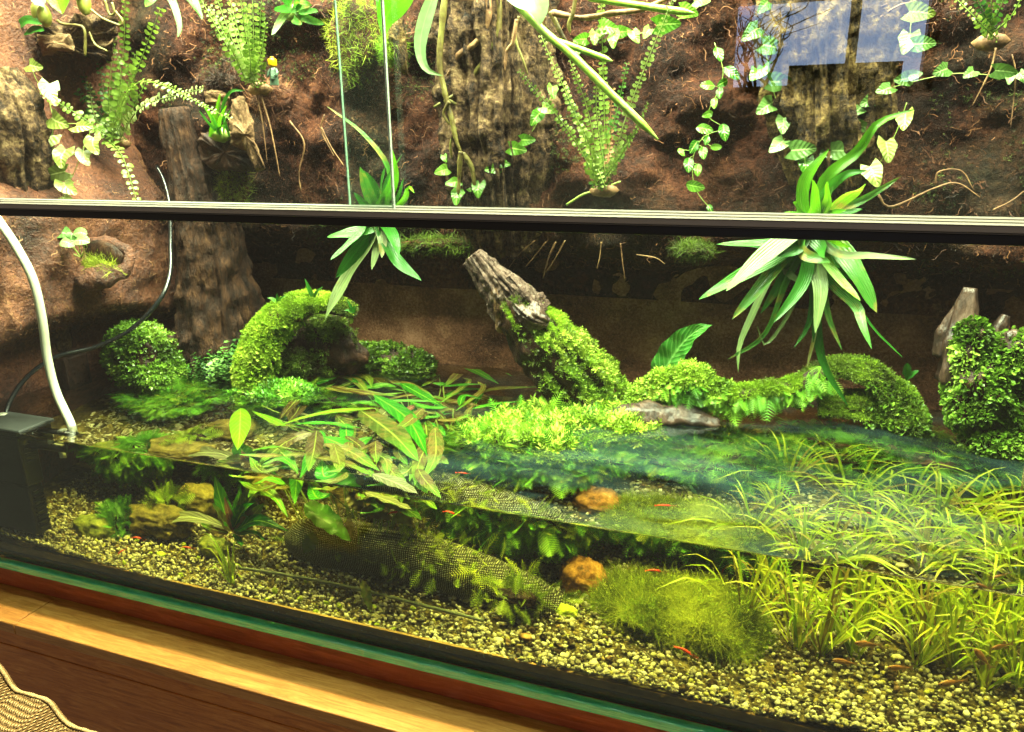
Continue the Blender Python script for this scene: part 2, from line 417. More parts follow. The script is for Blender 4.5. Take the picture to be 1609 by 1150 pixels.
m_mossdk = tint_mat('olive_moss', '3a3c10', '566e1a', '8aa630', .3)
m_mossw = tint_mat('wall_moss', '141a0a', '2c3814', '5a6a2c', .2, .7)
m_moss_y = tint_mat('yellow_moss', '5c8416', 'a2c832', 'dcec66', .35)
m_pellia = tint_mat('layered_moss', '3c5414', '6c9826', 'b4d256', .3, .4, .45)
m_java = tint_mat('water_moss', '2f5a10', '5c9a20', '9ccc40', .35, .45, .4)
m_javay = tint_mat('yellow_water_moss', '5a7414', '8fa828', 'c8cc48', .35, .5)
m_ball = tint_mat('moss_mound', '454f0c', '7e8a1c', 'b8be3c', .3, .6)
m_tiny = tint_mat('small_leaf_plant', '24521a', '4f8a30', '93c264', .3, .4, .5)
m_fern = leaf_mat('fern_leaflet', '547420', '80a038', 'acc462', None, .3, .4, rand=.6)
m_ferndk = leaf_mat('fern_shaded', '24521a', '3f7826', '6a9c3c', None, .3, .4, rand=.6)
m_fernb = leaf_mat('fern_pale', '7a9a38', '9fba58', 'c4d68c', None, .3, .35, rand=.6)
m_fernbr = leaf_mat('fern_withered', '6b4a2a', '8f6840', 'a88a5c', None, .2, .6, rand=.6)
m_strap = leaf_mat('strap_leaf', '2f7a1c', '4a9c2e', '74b84c', '2a6c1a', .3, .32, rand=.6, par=44, blot='8a7a3c', blotf=.74)
m_strapb = leaf_mat('bright_strap_leaf', '5aa81a', '86cf24', 'b4e43c', '4b8c18', .35, .3, rand=.5, par=44, blot='8a7a3c', blotf=.74)
m_strapp = leaf_mat('pale_strap_leaf', '7c9c50', '9ab470', 'bcc890', '7a9c50', .3, .4, rand=.5, par=44, blot='8a7a3c', blotf=.74)
m_heart = leaf_mat('heart_leaf', '547e34', '6f9c48', '92b66a', 'a2c07c', .28, .34, .07, 6, rand=.55)
m_hearty = leaf_mat('yellow_heart_leaf', '72862e', '8ea044', 'aebc64', 'b8c47c', .3, .36, .07, 6, rand=.55)
m_heartg = leaf_mat('fresh_heart_leaf', '4f8c1c', '72b02c', '9ccc4c', 'b4d870', .35, .3, .06, 6, rand=.55)
m_oval = leaf_mat('glossy_oval_leaf', '2f6a16', '4c9020', '82bc3a', '9fce5c', .25, .22, .15, 6, rand=.6)
m_orchid = leaf_mat('orchid_leaf', '4e9a14', '7cc81e', 'aee23c', '5f9c1c', .4, .28, rand=.5)
m_orchidp = leaf_mat('orchid_leaf_back', '7fa468', '9fbf86', 'bcd4a2', '7da064', .3, .4, rand=.4)
m_bull = leaf_mat('ridged_leaf', '2f7a22', '4a9c34', '76bf52', '8fce6c', .28, .35, .35, 13, rand=.3)
m_cg = leaf_mat('water_leaf_green', '1f8a14', '3cae1e', '76d030', 'a8e048', .3, .3, .14, 8, blot='4a8a20', blotf=.62, rand=.6)
m_cb = leaf_mat('water_leaf_brown', '6d5326', '8c6b34', 'a58a48', 'a9b84a', .25, .35, .12, 8, blot='7a7a30', blotf=.6, rand=.6, tip='6aa028')
m_cm = leaf_mat('water_leaf_mottled', '5a7a24', '7d9634', 'a2b450', 'b6cc5c', .28, .33, .12, 8, blot='84703c', blotf=.52, rand=.6, tip='64ac2a')
m_cp = leaf_mat('water_leaf_pale', 'a8a878', 'c0c090', 'dcdc9c', 'd8e0a8', .25, .4, .2, 9, rand=.5)
m_cr = leaf_mat('water_leaf_pink', '9a5a44', 'b4705a', 'c88a70', 'd8b090', .25, .4, .2, 9, rand=.5)
m_cy = leaf_mat('water_leaf_lime', '7fc80c', 'a0e010', 'c4f02c', 'd0f860', .4, .3, .35, 10, rand=.5)
m_grass = leaf_mat('water_grass', '7c9a14', 'a6b81e', 'd4d244', 'c0cc48', .4, .35, rand=.7, blot='8a7a30', blotf=.72)
m_grassd = leaf_mat('dying_water_grass', '6a5a1c', '8c7a2c', 'b0a044', None, .3, .5, rand=.7)
m_root = rough_mat('aerial_root', [(.2, '4a3a1a'), (.45, '76682c'), (.7, '8f8c40'), (.9, 'a8a860')], 18, 120, .6, .002, .5, .4)
m_rootbr = rough_mat('brown_root', [(.2, '3a2616'), (.5, '6f5034'), (.8, '9c7c54')], 18, 120, .7, .002, .6, .3)
m_rootg = rough_mat('green_root', [(.2, '6f9c2a'), (.5, '98c442'), (.8, 'c6e07c')], 12, 100, .3, .001, .35, .5)
m_stem = plain('vine_stem', '8aa048', .5, .4)
m_stembr = plain('fern_stem', '4c3a1c', .6, .3)
m_bulb = rough_mat('pseudobulb', [(.2, '6f7a24'), (.5, '9aa03c'), (.85, 'c4c060')], 20, 60, .3, .002, .4, .5)
m_black = plain('black_plastic', '0a0a0a', .35, .5)
m_pump = plain('pump_plastic', '17140f', .4, .5, 0, 200, .2)
m_pumptop = plain('pump_lid', '2c2e2a', .45, .5)
m_cable = plain('cable_sheath', '101214', .25, .6)
m_tube = plain('silicone_tube', 'cfcdb4', .25, .6)
m_stone_o = rough_mat('orange_stone', [(.2, '4a3010'), (.45, '946028'), (.7, 'bc8440'), (.9, 'd0a870')], 30, 110, 1, .004, .7, .3)
m_stone_y = rough_mat('algae_stone', [(.2, '5a6414'), (.45, '9aa42a'), (.7, 'c6cc3c'), (.9, 'dcd878')], 40, 120, .8, .003, .7, .3)
m_stone_g = rough_mat('olive_stone', [(.2, '3a4412'), (.45, '7c8424'), (.7, 'a8a840'), (.9, 'c8c078')], 30, 110, .8, .003, .6, .4)
m_stone_b = rough_mat('tan_stone', [(.2, '4a3a14'), (.45, '7c6a2c'), (.7, 'a89444'), (.9, 'c8b878')], 30, 110, .9, .004, .7, .3)
m_shrimp = plain('shrimp_red', 'd2361c', .35, .6, 0, 150, .2)
m_fish = plain('fish_brown', '9a6434', .3, .6, 0, 120, .2)
m_fin = plain('fish_fin', 'a8824c', .4, .5)
m_eye = plain('dark_eye', '060606', .15, .6)

def dim(f, *mats):        # real-world base colours: foliage, wet bark and coir are darker than they look under the lamps
    for m in mats:
        for n in m.node_tree.nodes:
            if n.type == 'VALTORGB':
                for e in n.color_ramp.elements:
                    c = e.color
                    if abs(c[0]-c[1])+abs(c[1]-c[2]) > .004: e.color = (c[0]*f, c[1]*f, c[2]*f, 1)
dim(.52, m_wall); dim(.60, m_left); dim(.42, m_cork); dim(.33, m_woodpk, m_wood); dim(.62, m_fern, m_ferndk, m_fernb)
dim(.6, m_stone_b, m_stone_g); dim(.40, m_cb, m_cm, m_cp); dim(.62, m_cr, m_cg)
dim(.52, m_bark, m_bark2, m_heart, m_hearty, m_heartg, m_oval, m_orchid, m_orchidp, m_rootg, m_root, m_bulb); dim(.42, m_strap, m_strapp); dim(.46, m_strapb)
dim(.72, m_moss, m_mossdk, m_pellia, m_tiny); dim(.6, m_moss_y, m_bull, m_wooddk); dim(.9, m_low)
# substrate and gravel
m_bed = rough_mat('substrate', [(.2, '1a1408'), (.5, '4c4020'), (.8, '8a7840')], 30, 150, 1, .004, .9, .2)
def gravel_mat():
    t = NT('gravel_stones'); at = t.n('ShaderNodeAttribute'); at.attribute_name = 'tint'
    col = t.ramp(at.outputs['Fac'], [(0, '1c1810'), (.12, '5c5440'), (.26, '9a9078'), (.4, 'd0c4a4'), (.5, '6c6a50'), (.62, 'ded4b8'), (.74, 'aca464'), (.84, 'f6f0dc'), (.92, '7a5434'), (1, 'c0c04c')])
    n = t.noise(220, 4, .6, t.geo()); col = t.mix(t.math('MULTIPLY', n, .35), col, lin('5a4a28'))
    return t.done(t.pbr(col, .65, .4, t.bump(n, .4, .001)))
m_grav = gravel_mat(); dim(.95, m_grav)
m_pebw = rough_mat('pale_pebble', [(.2, 'b0a070'), (.6, 'e0d4ac'), (.9, 'f2ead0')], 60, 160, .3, .001, .5, .4)
m_pebb = rough_mat('dark_pebble', [(.2, '241a10'), (.6, '4c3a24'), (.9, '6d5434')], 60, 200, .8, .002, .8, .2)
m_pebt = rough_mat('tan_pebble', [(.2, '6a4a20'), (.6, 'b4844a'), (.9, 'd8b078')], 60, 160, .4, .001, .55, .4)
m_pebg = rough_mat('lime_pebble', [(.2, '80901c'), (.6, 'b8c82c'), (.9, 'd8e05c')], 60, 160, .4, .001, .55, .4)

def water_mat():
    t = NT('tank_water'); g = t.n('ShaderNodeBsdfGlass'); g.inputs['IOR'].default_value = 1.333; g.inputs['Roughness'].default_value = 0
    g.inputs[0].default_value = (1, 1, 1, 1)
    va = t.n('ShaderNodeVolumeAbsorption'); va.inputs['Color'].default_value = (.96, .90, .25, 1); va.inputs['Density'].default_value = 1.15
    t.l(va.outputs[0], t.out.inputs['Volume']); return t.done(g.outputs[0])
m_water = water_mat()
def surface_haze_mat():      # the surface itself: water with patchy teal haze painted into its colour, plus specks
    t = NT('water_surface'); g = t.n('ShaderNodeBsdfGlass'); g.inputs['IOR'].default_value = 1.333; g.inputs['Roughness'].default_value = 0; g.inputs[0].default_value = (1, 1, 1, 1)
    d = t.n('ShaderNodeBsdfDiffuse'); d.inputs[0].default_value = lin('8cc0bc'); v = t.geo((1, 2.2, 1)); sx = t.n('ShaderNodeSeparateXYZ'); t.l(t.geo(), sx.inputs[0])
    n = t.noise(3.4, 5, .6, v, .8); f = t.math('MULTIPLY', t.ramp(n, [(.42, '000000'), (.72, 'ffffff')]), .036); f = t.math('MULTIPLY', f, t.ramp(t.math('ADD', sx.outputs[0], .95), [(0, '333333'), (.7, 'ffffff')]))
    sp = t.ramp(t.noise(420, 1, .5, t.geo()), [(.76, '000000'), (.80, 'ffffff')]); f = t.math('MAXIMUM', f, t.math('MULTIPLY', sp, .5))
    va = t.n('ShaderNodeVolumeAbsorption'); va.inputs['Color'].default_value = (.96, .90, .25, 1); va.inputs['Density'].default_value = 1.15
    t.l(va.outputs[0], t.out.inputs['Volume']); return t.done(t.mixs(f, g.outputs[0], d.outputs[0]))
m_surface_haze = surface_haze_mat()
m_pane = pane_mat('front_glass', 'f2fff6', .0)
m_door = pane_mat('door_glass', 'f4fff8', .5)
def edge_mat(name, a, b):
    t = NT(name); n = t.noise(3, 6, .7, t.geo((6, 40, 160))); col = t.ramp(n, [(.3, a), (.7, b)])
    return t.done(t.pbr(col, .15, .6, None))
m_edge = edge_mat('glass_edge_green', '14c878', '78ffc8')  # bright green stands in for tank light glowing out through the edge
m_edge2 = edge_mat('glass_edge_pale', '8fa898', 'c8d8cc')
m_rail = plain('rail_grey', 'b4ac9c', .4, .5, 0)
m_railtop = plain('rail_bright', '62605a', .35, .6, 0)
m_seal = plain('black_silicone', '070605', .35, .5)
m_gravel_shade = rough_mat('shaded_gravel_brown', [(.2, '5a4224'), (.5, '8a683a'), (.8, 'b08a54')], 20, 90, .4, .002, .5, .4, (.3, 1, 1))
def wood_mat(name, a, b, c, sc=9):
    t = NT(name); v = t.geo((1.2, 14, 14)); n = t.noise(sc, 6, .62, v, 1.2); n2 = t.noise(60, 5, .7, t.geo((2.5, 40, 40)))
    f = t.math('ADD', t.math('MULTIPLY', n, .65), t.math('MULTIPLY', n2, .35)); f = t.math('MULTIPLY_ADD', t.math('SUBTRACT', f, .5), 2, .5)
    return t.done(t.pbr(t.ramp(f, [(.15, a), (.5, b), (.85, c)]), .42, .4, t.bump(n2, .25, .001)))
m_shelf = wood_mat('cabinet_wood', '8a5a26', 'b8843e', 'd2a45a')
m_front = wood_mat('cabinet_front_wood', '8a4e1c', 'bc742c', 'd89a48')
m_redwood = wood_mat('red_base_board', '7a3a20', '9c5034', 'b46c50')
def cloth_mat():
    t = NT('woven_cloth'); v = t.geo()
    w1 = t.n('ShaderNodeTexWave'); w1.inputs['Scale'].default_value = 75; w1.inputs['Distortion'].default_value = 2.5; w1.bands_direction = 'X'; t.l(v, w1.inputs[0])
    w2 = t.n('ShaderNodeTexWave'); w2.inputs['Scale'].default_value = 110; w2.inputs['Distortion'].default_value = 2.5; w2.bands_direction = 'Z'; t.l(v, w2.inputs[0])
    h = t.math('MULTIPLY', w1.outputs[1], w2.outputs[1]); h = t.math('ADD', h, t.math('MULTIPLY', t.noise(300, 4, .7, v), .5))
    return t.done(t.pbr(t.ramp(h, [(.1, '3c2c16'), (.5, '86693e'), (1, 'b49a68')]), .9, .1, t.bump(h, 1, .004)))
m_cloth = cloth_mat(); m_hem = plain('cloth_hem', '9c8458', .9, .1, 0, 220, .6); m_lining = plain('cloth_lining', '6c5432', .9, .1, 0, 200, .6)

# ------------------------------------------------------------------ the setting: walls of the tank
def wall_sheet(name, xs, zs, fn, mat, **kw):
    X, Z = np.meshgrid(xs, zs); V = fn(X, Z).reshape(-1, 3); n, m = X.shape
    i = np.arange(n-1)[:, None]*m; j = np.arange(m-1)[None]
    F = np.stack([i+j, i+j+1, i+m+j+1, i+m+j], -1).reshape(-1, 4)
    mk(name, V, F, mat, **kw); return V, [F]
def back_fn(X, Z):
    b = sstep(.505, .575, Z+.018*fbm(np.stack([X*9, Z*0, Z*0+3], -1), 3, 3))
    big = fbm(np.stack([X*3.2, Z*3.2, X*0], -1), 3, 11)
    fine = fbm(np.stack([X*16, Z*16, X*0], -1), 4, 21)
    y = .63 - b*(.105+.034*big) - fine*(.003+.021*b)
    return np.stack([X, y, Z], -1)
back_up = wall_sheet('back_wall', np.linspace(-1.75, .85, 330), np.linspace(.44, 1.3, 130), back_fn, m_wall, kind='structure', label='brown root-covered upper back wall of the tank', cat='wall')
def low_fn(X, Z): return np.stack([X, .632+.004*fbm(np.stack([X*20, Z*20, X*0], -1), 3, 5), Z], -1)
back_low = wall_sheet('back_panel_wall', np.linspace(-1.75, .85, 120), np.linspace(-.01, .56, 40), low_fn, m_low, kind='structure', label='dark fibrous back panel above the water', cat='wall')
def left_fn(S, Z):          # S runs from the front (0) to the back (.64)
    n1 = fbm(np.stack([S*5, Z*5, S*0], -1), 3, 31); n2 = fbm(np.stack([S*18, Z*18, S*0], -1), 4, 32)
    edge = .345+.03*np.sin(S*9)+.02*n1
    b = sstep(edge-.01, edge+.07, Z)*(1-.9*sstep(.62, .78, Z))*(1-sstep(.46, .58, S))
    x = -1.43+.145*b+.012*n1+.008*n2*(.3+b)
    return np.stack([x, S, Z], -1)
left_w = wall_sheet('left_wall', np.linspace(.64, -.0, 110), np.linspace(-.01, 1.3, 190), left_fn, m_left, kind='structure', label='reddish coir mound covering the left wall', cat='wall')

# root fibres on the walls
def fibres(name, base, n, lo, hi, w, mat, seed, filt=None, label=None, out=.25):
    r = np.random.default_rng(seed); p, nr = scatter(base[0], base[1], n, filt, seed)
    nr = np.where((nr@np.array([.3, -1, 0]))[:, None] < 0, -nr, nr)
    d = r.normal(size=p.shape); d = unit(d-(d*nr).sum(1, keepdims=True)*nr*.85+nr*out); L = lo+(hi-lo)*r.random(n)**2.2
    tV, tF = [], []
    for k in range(7):
        z = k/6; cx_, cy_ = .22*math.sin(z*5.0), .16*math.sin(z*8+1); tV += [[-w, cx_, z, cy_], [w, cx_, z, cy_]]
    tV = np.array(tV); sx_ = tV[:, 3].copy(); tV = tV[:, :3]; tF = [np.array([[2*k, 2*k+1, 2*k+3, 2*k+2] for k in range(6)])]; tV[:, 0] += sx_*.012
    s = np.stack([np.full(n, 1.0)*(.6+.9*r.random(n)), L*r.normal(size=n)*.8, L], -1)
    V, F = inst(tV, tF, p-nr*.001, orient(d, r), s)
    return mk(name, V, F, mat, smooth=True, tint=np.repeat(r.random(n), len(tV)), kind='stuff', label=label, cat='root fibres')
fibres('wall_root_fibres', back_up, 36000, .006, .030, .00040, m_rootlet, 1, lambda c, n: (c[:, 2] > .5)*(.25+np.clip(fbm(c*6, 3, 77)+.35, 0, 1)), 'mat of fine brown rootlets over the back wall')
def wall_moss():
    r = np.random.default_rng(9); n = 16000; p, nr = scatter(back_up[0], back_up[1], n, lambda c, n_: (c[:, 2] > .52)*sstep(.1, .5, fbm(c*5.5+9, 3, 55)), 9)
    nr = np.where(nr[:, 1:2] > 0, -nr, nr); tm = sprig(2, .6, .2); d = unit(nr+r.normal(size=p.shape)*.6+np.array([0, 0, .2]))
    V, F = inst(tm[0], tm[1], p, orient(d, r), .006*(.6+.8*r.random(n))); mk('wall_moss', V, F, m_mossw, smooth=False, tint=np.repeat(r.random(n), len(tm[0])), kind='stuff', label='thin dark green moss patches on the back wall', cat='moss')
wall_moss()
fibres('panel_fibres', back_low, 14000, .006, .02, .00025, m_fibre, 2, lambda c, n: (c[:, 2] > .25).astype(float), 'fine coir fibres of the dark back panel', .12)
fibres('mound_fibres', left_w, 13000, .008, .03, .0003, m_fibre, 3, lambda c, n: (c[:, 2] > .26).astype(float), 'coarse coir fibres of the reddish left mound', .2)

# ------------------------------------------------------------------ substrate, gravel
def bed_h(x, y):
    a = .030+.018*np.sin(x*4.1+1.2)*np.exp(-y*6)+.05*sstep(.0, .45, y)+.006*fbm(np.stack([x*7, y*7, x*0], -1), 3, 41)
    return a-.012*np.exp(-((x+.02)/.18)**2)*np.exp(-y*10)
def bed_fn(X, Y): return np.stack([X, Y, bed_h(X, Y)-.004], -1)
wall_sheet('gravel_bed', np.linspace(-1.43, .85, 200), np.linspace(.004, .635, 60), bed_fn, m_bed, kind='structure', label='brown substrate under the gravel', cat='ground')
def gravel(name, n, x0, x1, y0, y1, s0, s1, seed, bias=1.0, lift=.0):
    r = np.random.default_rng(seed); x = x0+(x1-x0)*r.random(n); y = y0+(y1-y0)*r.random(n)**bias
    s = s0+(s1-s0)*r.random(n)**2.2; z = bed_h(x, y)+lift*r.random(n)+s*.1
    V, F = ico(1); base = []
    out, tin = [], []; FF = []
    for k in range(6):
        m = np.arange(k, n, 6); Vk = V*(1+.28*fbm(V*1.4+k*5.7, 2, seed+k)[:, None]); Vk = Vk*np.array([1, .8, .62])
        R = orient(unit(np.stack([r.normal(size=len(m))*.55, r.normal(size=len(m))*.55, np.ones(len(m))], -1)), r)
        a, f = inst(Vk, [F], np.stack([x[m], np.maximum(y[m], s[m]+.002), z[m]], -1), R, s[m]); out.append((a, f)); tin.append(np.repeat(r.random(len(m)), len(V)))
    a, f = join(out); return mk(name, a, f, m_grav, tint=np.concatenate(tin), kind='stuff', label='mixed yellow and grey gravel covering the tank floor', cat='gravel')
V1_, F1_ = ico(1)
gravel('gravel', 21000, -1.36, .75, .003, .40, .0017, .0062, 5, 1.35, .005)
# ------------------------------------------------------------------ water
def build_water():
    xs = np.linspace(-1.46, .9, 260); ys = np.concatenate([np.linspace(0, .012, 9)[:-1], np.linspace(.012, .64, 90)])
    X, Y = np.meshgrid(xs, ys)
    ripl = fbm(np.stack([X*26, Y*40, X*0], -1), 3, 61)*.0011*np.exp(-((X+1.0)/.30)**2)*np.exp(-((Y-.12)/.22)**2)
    Z = WZ+ripl+.00022*fbm(np.stack([X*11, Y*15, X*0+4], -1), 2, 62)*sstep(0, .05, Y)+.0034*np.exp(-Y/.0026)
    n, m = X.shape; top = np.stack([X, Y, Z], -1).reshape(-1, 3)
    i = np.arange(n-1)[:, None]*m; j = np.arange(m-1)[None]
    parts = [(top, [np.stack([i+j, i+j+1, i+m+j+1, i+m+j], -1).reshape(-1, 4)])]
    zb = -.004
    def skirt(line, flip):
        k = len(line); lo = line.copy(); lo[:, 2] = zb; a = np.arange(k-1)
        f = np.stack([a, a+k, a+k+1, a+1], -1); f = f[:, ::-1] if flip else f
        parts.append((np.vstack([line, lo]), [f]))
    T = top.reshape(n, m, 3); skirt(T[0].copy(), False); skirt(T[-1].copy(), True); skirt(T[:, 0].copy(), True); skirt(T[:, -1].copy(), False)
    c = np.array([[xs[0], ys[0], zb], [xs[-1], ys[0], zb], [xs[-1], ys[-1], zb], [xs[0], ys[-1], zb]]); parts.append((c, [np.array([[0, 3, 2, 1]])]))
    V, F = join(parts); ntop = (n-1)*(m-1)
    w_ = mk('water', V, F, m_water, kind='structure', label='clear yellowish water filling the lower tank', cat='water')
    w_.data.materials.append(m_surface_haze); w_.data.polygons.foreach_set('material_index', np.concatenate([np.ones(ntop, np.int32), np.zeros(len(w_.data.polygons)-ntop, np.int32)])); w_.data.update(); return w_
build_water()

# ------------------------------------------------------------------ tank glass, rail, doors
tank = thing('aquarium', (-.3, 0, -.03), 'glass terrarium tank with front pane and black and grey rail', 'aquarium')
X0, X1 = -1.46, .9; XM, XL = (X0+X1)/2, X1-X0
def slab(name, y0, y1, z0, z1, mat, parent, x0=X0, x1=X1, bev=.0, **kw):
    V, F = box_vf(((x0+x1)/2, (y0+y1)/2, (z0+z1)/2), (x1-x0, y1-y0, z1-z0)); o = mk(name, V, F, mat, parent, smooth=False, **kw)
    if bev: bevel(o, bev)
    return o
slab('front_pane', -.0095, -.0015, -.002, .6495, m_pane, tank)
slab('base_glass_edge', -.0145, -.0005, -.0185, -.0035, m_edge, tank, bev=.002)
slab('silicone_seam', .0022, .006, .0, .013, m_seal, tank)
slab('shaded_gravel_strip', .003, .010, .0135, .027, m_gravel_shade, tank)  # brown strip added for the shaded gravel face behind the glass
slab('rail_channel', -.030, .004, .6500, .6605, m_black, tank, bev=.0012)
slab('rail_bead', -.0365, .0, .6607, .6619, m_railtop, tank, bev=.0005)
slab('rail_face', -.0355, -.002, .6621, .6690, m_rail, tank, bev=.0010)
for k in range(3):      # three bright sloping lips of the door track
    y0_, z0_ = -.041+.0125*k, .6692+.0018*k
    yy = [y0_, y0_, y0_+.011, y0_+.011]; zz = [z0_, z0_+.0007, z0_+.0017, z0_]
    V = np.array([[x, y, z] for x in (X0, X1) for y, z in zip(yy, zz)]); F = [np.array([[0, 1, 5, 4], [1, 2, 6, 5], [2, 3, 7, 6], [3, 0, 4, 7], [0, 3, 2, 1], [4, 5, 6, 7]])]
    mk('rail_lip', V, F, m_railtop, tank, smooth=False)
xa, xb = P(532, 160, -.015)[0], P(605, 160, -.024)[0]
d1 = thing('glass_door', (-.6, -.018, .68), 'left sliding glass door, its edge standing above the strap-leaf plant', 'glass door')
slab('pane', -.0215, -.0175+.0005, .672, 1.24, m_door, d1, X0, xb); slab('pane_edge', -.0214, -.0171, .672, 1.24, m_edge2, d1, xb+.0003, xb+.0024)
d2 = thing('glass_door', (.2, -.005, .68), 'right sliding glass door reflecting the blue window', 'glass door')
slab('pane', -.0068, -.0028, .672, 1.24, m_door, d2, xa, X1); slab('pane_edge', -.0067, -.0029, .672, 1.24, m_edge2, d2, xa-.0016, xa-.0003)

# ------------------------------------------------------------------ cabinet below
cab = thing('cabinet', (-.5, -.05, -.2), 'brown wooden cabinet carrying the tank, its front edge lit', 'cabinet')
slab('base_board', -.0035, .6, -.064, -.0215, m_redwood, cab, x0=-1.9)
sy, sz = -.088, -.066
xj = PZ(30, 975, sz)[0]
o = slab('top_board', sy, .6, sz-.022, sz, m_shelf, cab, x0=xj+.0008, x1=1.0, bev=.002)
o = slab('top_board', sy, .6, sz-.022, sz, m_shelf, cab, x0=-1.9, x1=xj-.0008, bev=.002)
slab('edge_band', sy+.003, sy+.02, sz-.052, sz-.0225, m_front, cab, x0=-1.9, x1=1.0, bev=.001)
slab('front_panel', sy+.002, sy+.02, sz-.125, sz-.0532, m_front, cab, x0=-1.9, x1=1.0, bev=.0015)
slab('lower_panel', sy+.010, sy+.03, sz-.30, sz-.1275, m_front, cab, x0=-1.9, x1=1.0, bev=.0015)
# ------------------------------------------------------------------ bark, driftwood
def PP(pts): return np.array([P(*p) for p in pts])
def log_vf(pts, rpx, seg=20, n=30, wob=.25, wobs=25, ridge=.25, rn=3.5, seed=0):
    """pts (px,py,Y); radii in photo pixels"""
    w = PP(pts); path = spline(w, n); r0 = np.array([r*scl(p) for r, p in zip(rpx, w)])
    rad = np.interp(np.linspace(0, 1, n), _cum(w), r0)
    return tube_vf(path, rad, seg, True, wob, wobs, seed, ridge, rn)
def _cum(w):
    s = np.concatenate([[0], np.cumsum(np.linalg.norm(np.diff(w, axis=0), axis=1))]); return s/s[-1]

# bark columns against the back wall
def bark_col(name, pts, rpx, mat, seed, label, cat='bark', seg=130, n=130, ridge=.2, rn=8, wob=.10):
    V, F = log_vf(pts, rpx, seg, n, wob, 30, ridge, rn, seed); return mk(name, V, F, mat, label=label, cat=cat), (V, F)
bark_col('bark_column', [(775, -60, .53), (782, 60, .52), (785, 180, .515), (790, 300, .52), (795, 385, .545)], [92, 92, 88, 80, 52], m_bark, 3, 'tall ridged cork bark column behind the hanging orchid roots')
bark_col('bark_column', [(1290, -60, .535), (1295, 60, .525), (1300, 180, .52), (1305, 270, .525), (1310, 345, .55)], [100, 100, 88, 66, 40], m_bark2, 9, 'golden ridged bark column behind the blue window reflection')
bark_col('bark_slab', [(-25, 110, .16), (5, 200, .17), (22, 290, .19), (40, 330, .2)], [46, 60, 52, 40], m_bark, 14, 'brown bark slab at the far left behind the glass door', rn=4)
bark_col('bark_strip', [(40, 325, .20), (62, 400, .22), (80, 460, .24), (98, 545, .27)], [40, 28, 20, 13], m_bark, 15, 'narrow bark strip running down the reddish mound', seg=40, n=50, rn=4)
bark_col('driftwood_root', [(272, 170, .45), (292, 250, .455), (318, 330, .46), (338, 420, .47), (345, 500, .48), (350, 600, .49)], [22, 28, 40, 52, 64, 78], m_trunk, 18, 'dark flared trunk of driftwood in the back left corner', 'driftwood', 70, 90, .16, 6, .12)
# broken cork pieces
def chunk(name, pts, mat, label, Y0, Y1, seed, cat='cork', rough=.010, cut=None):
    """an irregular slab with the given outline (photo px), extruded from depth Y0 to Y1, edges broken by noise"""
    o = np.array(pts, float); k = len(o); N = 14*k
    t = np.linspace(0, k, N, endpoint=False); i = t.astype(int); f = (t-i)[:, None]; ring = o[i]*(1-f)+o[(i+1) % k]*f
    c = ring.mean(0); V = []; lay = [(.02, Y0), (.45, Y0), (.8, Y0), (1, Y0+.006), (1.02, (Y0+Y1)/2), (1, Y1-.004), (.6, Y1), (.02, Y1)]
    for s, Y in lay: V += [P(*(c+(p-c)*s), Y) for p in ring]
    V = np.array(V); V = V+rough*fbm(V*45, 4, seed)[:, None]*np.array([.5, -1.1, .6])+.5*rough*fbm(V*np.array([30, 30, 140]), 3, seed+4)[:, None]*np.array([0, -1, .2])
    L = len(lay); a = np.arange(L-1)[:, None]*N; j = np.arange(N)[None]; q = (j+1) % N
    return mk(name, V, np.stack([a+j, a+N+j, a+N+q, a+q], -1).reshape(-1, 4), mat, label=label, cat=cat)
chunk('cork_ledge', [(10, 60), (60, 48), (120, 30), (178, 20), (182, 70), (165, 92), (120, 84), (60, 86), (15, 80)], m_bark, 'cork ledge at top left holding the orchid bulbs', .33, .50, 3, rough=.014)
chunk('cork_ledge', [(58, 56), (112, 55), (118, 80), (60, 84)], m_cork, 'pale broken cork block under the orchid bulbs', .312, .36, 4, rough=.008)
chunk('cork_block', [(313, 222), (318, 212), (352, 205), (395, 228), (408, 262), (385, 268), (335, 266), (318, 250)], m_wooddk, 'dark cork block under the little grassy tuft', .37, .50, 5)
chunk('cork_plate', [(366, 158), (384, 153), (398, 192), (402, 225), (416, 262), (402, 268), (388, 238), (360, 222), (362, 190)], m_cork, 'pale broken cork plate standing beside the little grassy tuft', .352, .372, 6, rough=.008)
chunk('cork_plate', [(322, 146), (350, 143), (362, 152), (356, 168), (325, 164)], m_cork, 'small pale cork flake behind the little grassy tuft', .395, .42, 7, rough=.006)
chunk('cork_plate', [(604, 24), (632, 20), (640, 70), (640, 116), (628, 110), (612, 70)], m_bark2, 'golden cork plate hanging behind the left glass edge', .45, .48, 8, rough=.008)

# planting pocket: ring of coir with a hollow
pk = thing('planting_pocket', P(160, 415, .22), 'round coir pocket in the reddish mound holding moss', 'pocket')
c = P(150, 408, .235); s = scl(c); th = np.linspace(0, 2*np.pi, 40)
ring = np.array([c+s*(np.cos(a)*48*CR+np.sin(a)*27*CU)+np.array([.0, .012-.018*max(0, -math.sin(a)), 0]) for a in th])
V, F = tube_vf(ring, np.array([s*(8+9*max(0, -math.sin(a))) for a in th]), 14, False, .5, 60, 5); pring = mk('rim', V, F, m_left, pk)
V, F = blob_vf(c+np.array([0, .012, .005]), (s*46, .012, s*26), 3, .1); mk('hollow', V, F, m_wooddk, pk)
V, F = blob_vf(c+np.array([0, .004, -s*14]), (s*32, .014, s*11), 3, .3); 
grow('moss', (V, F), hair(3, .03, .8), 1600, .016, m_ball, pk, lambda c_, n: (n[:, 1] < .4).astype(float), 3, kind='stuff')

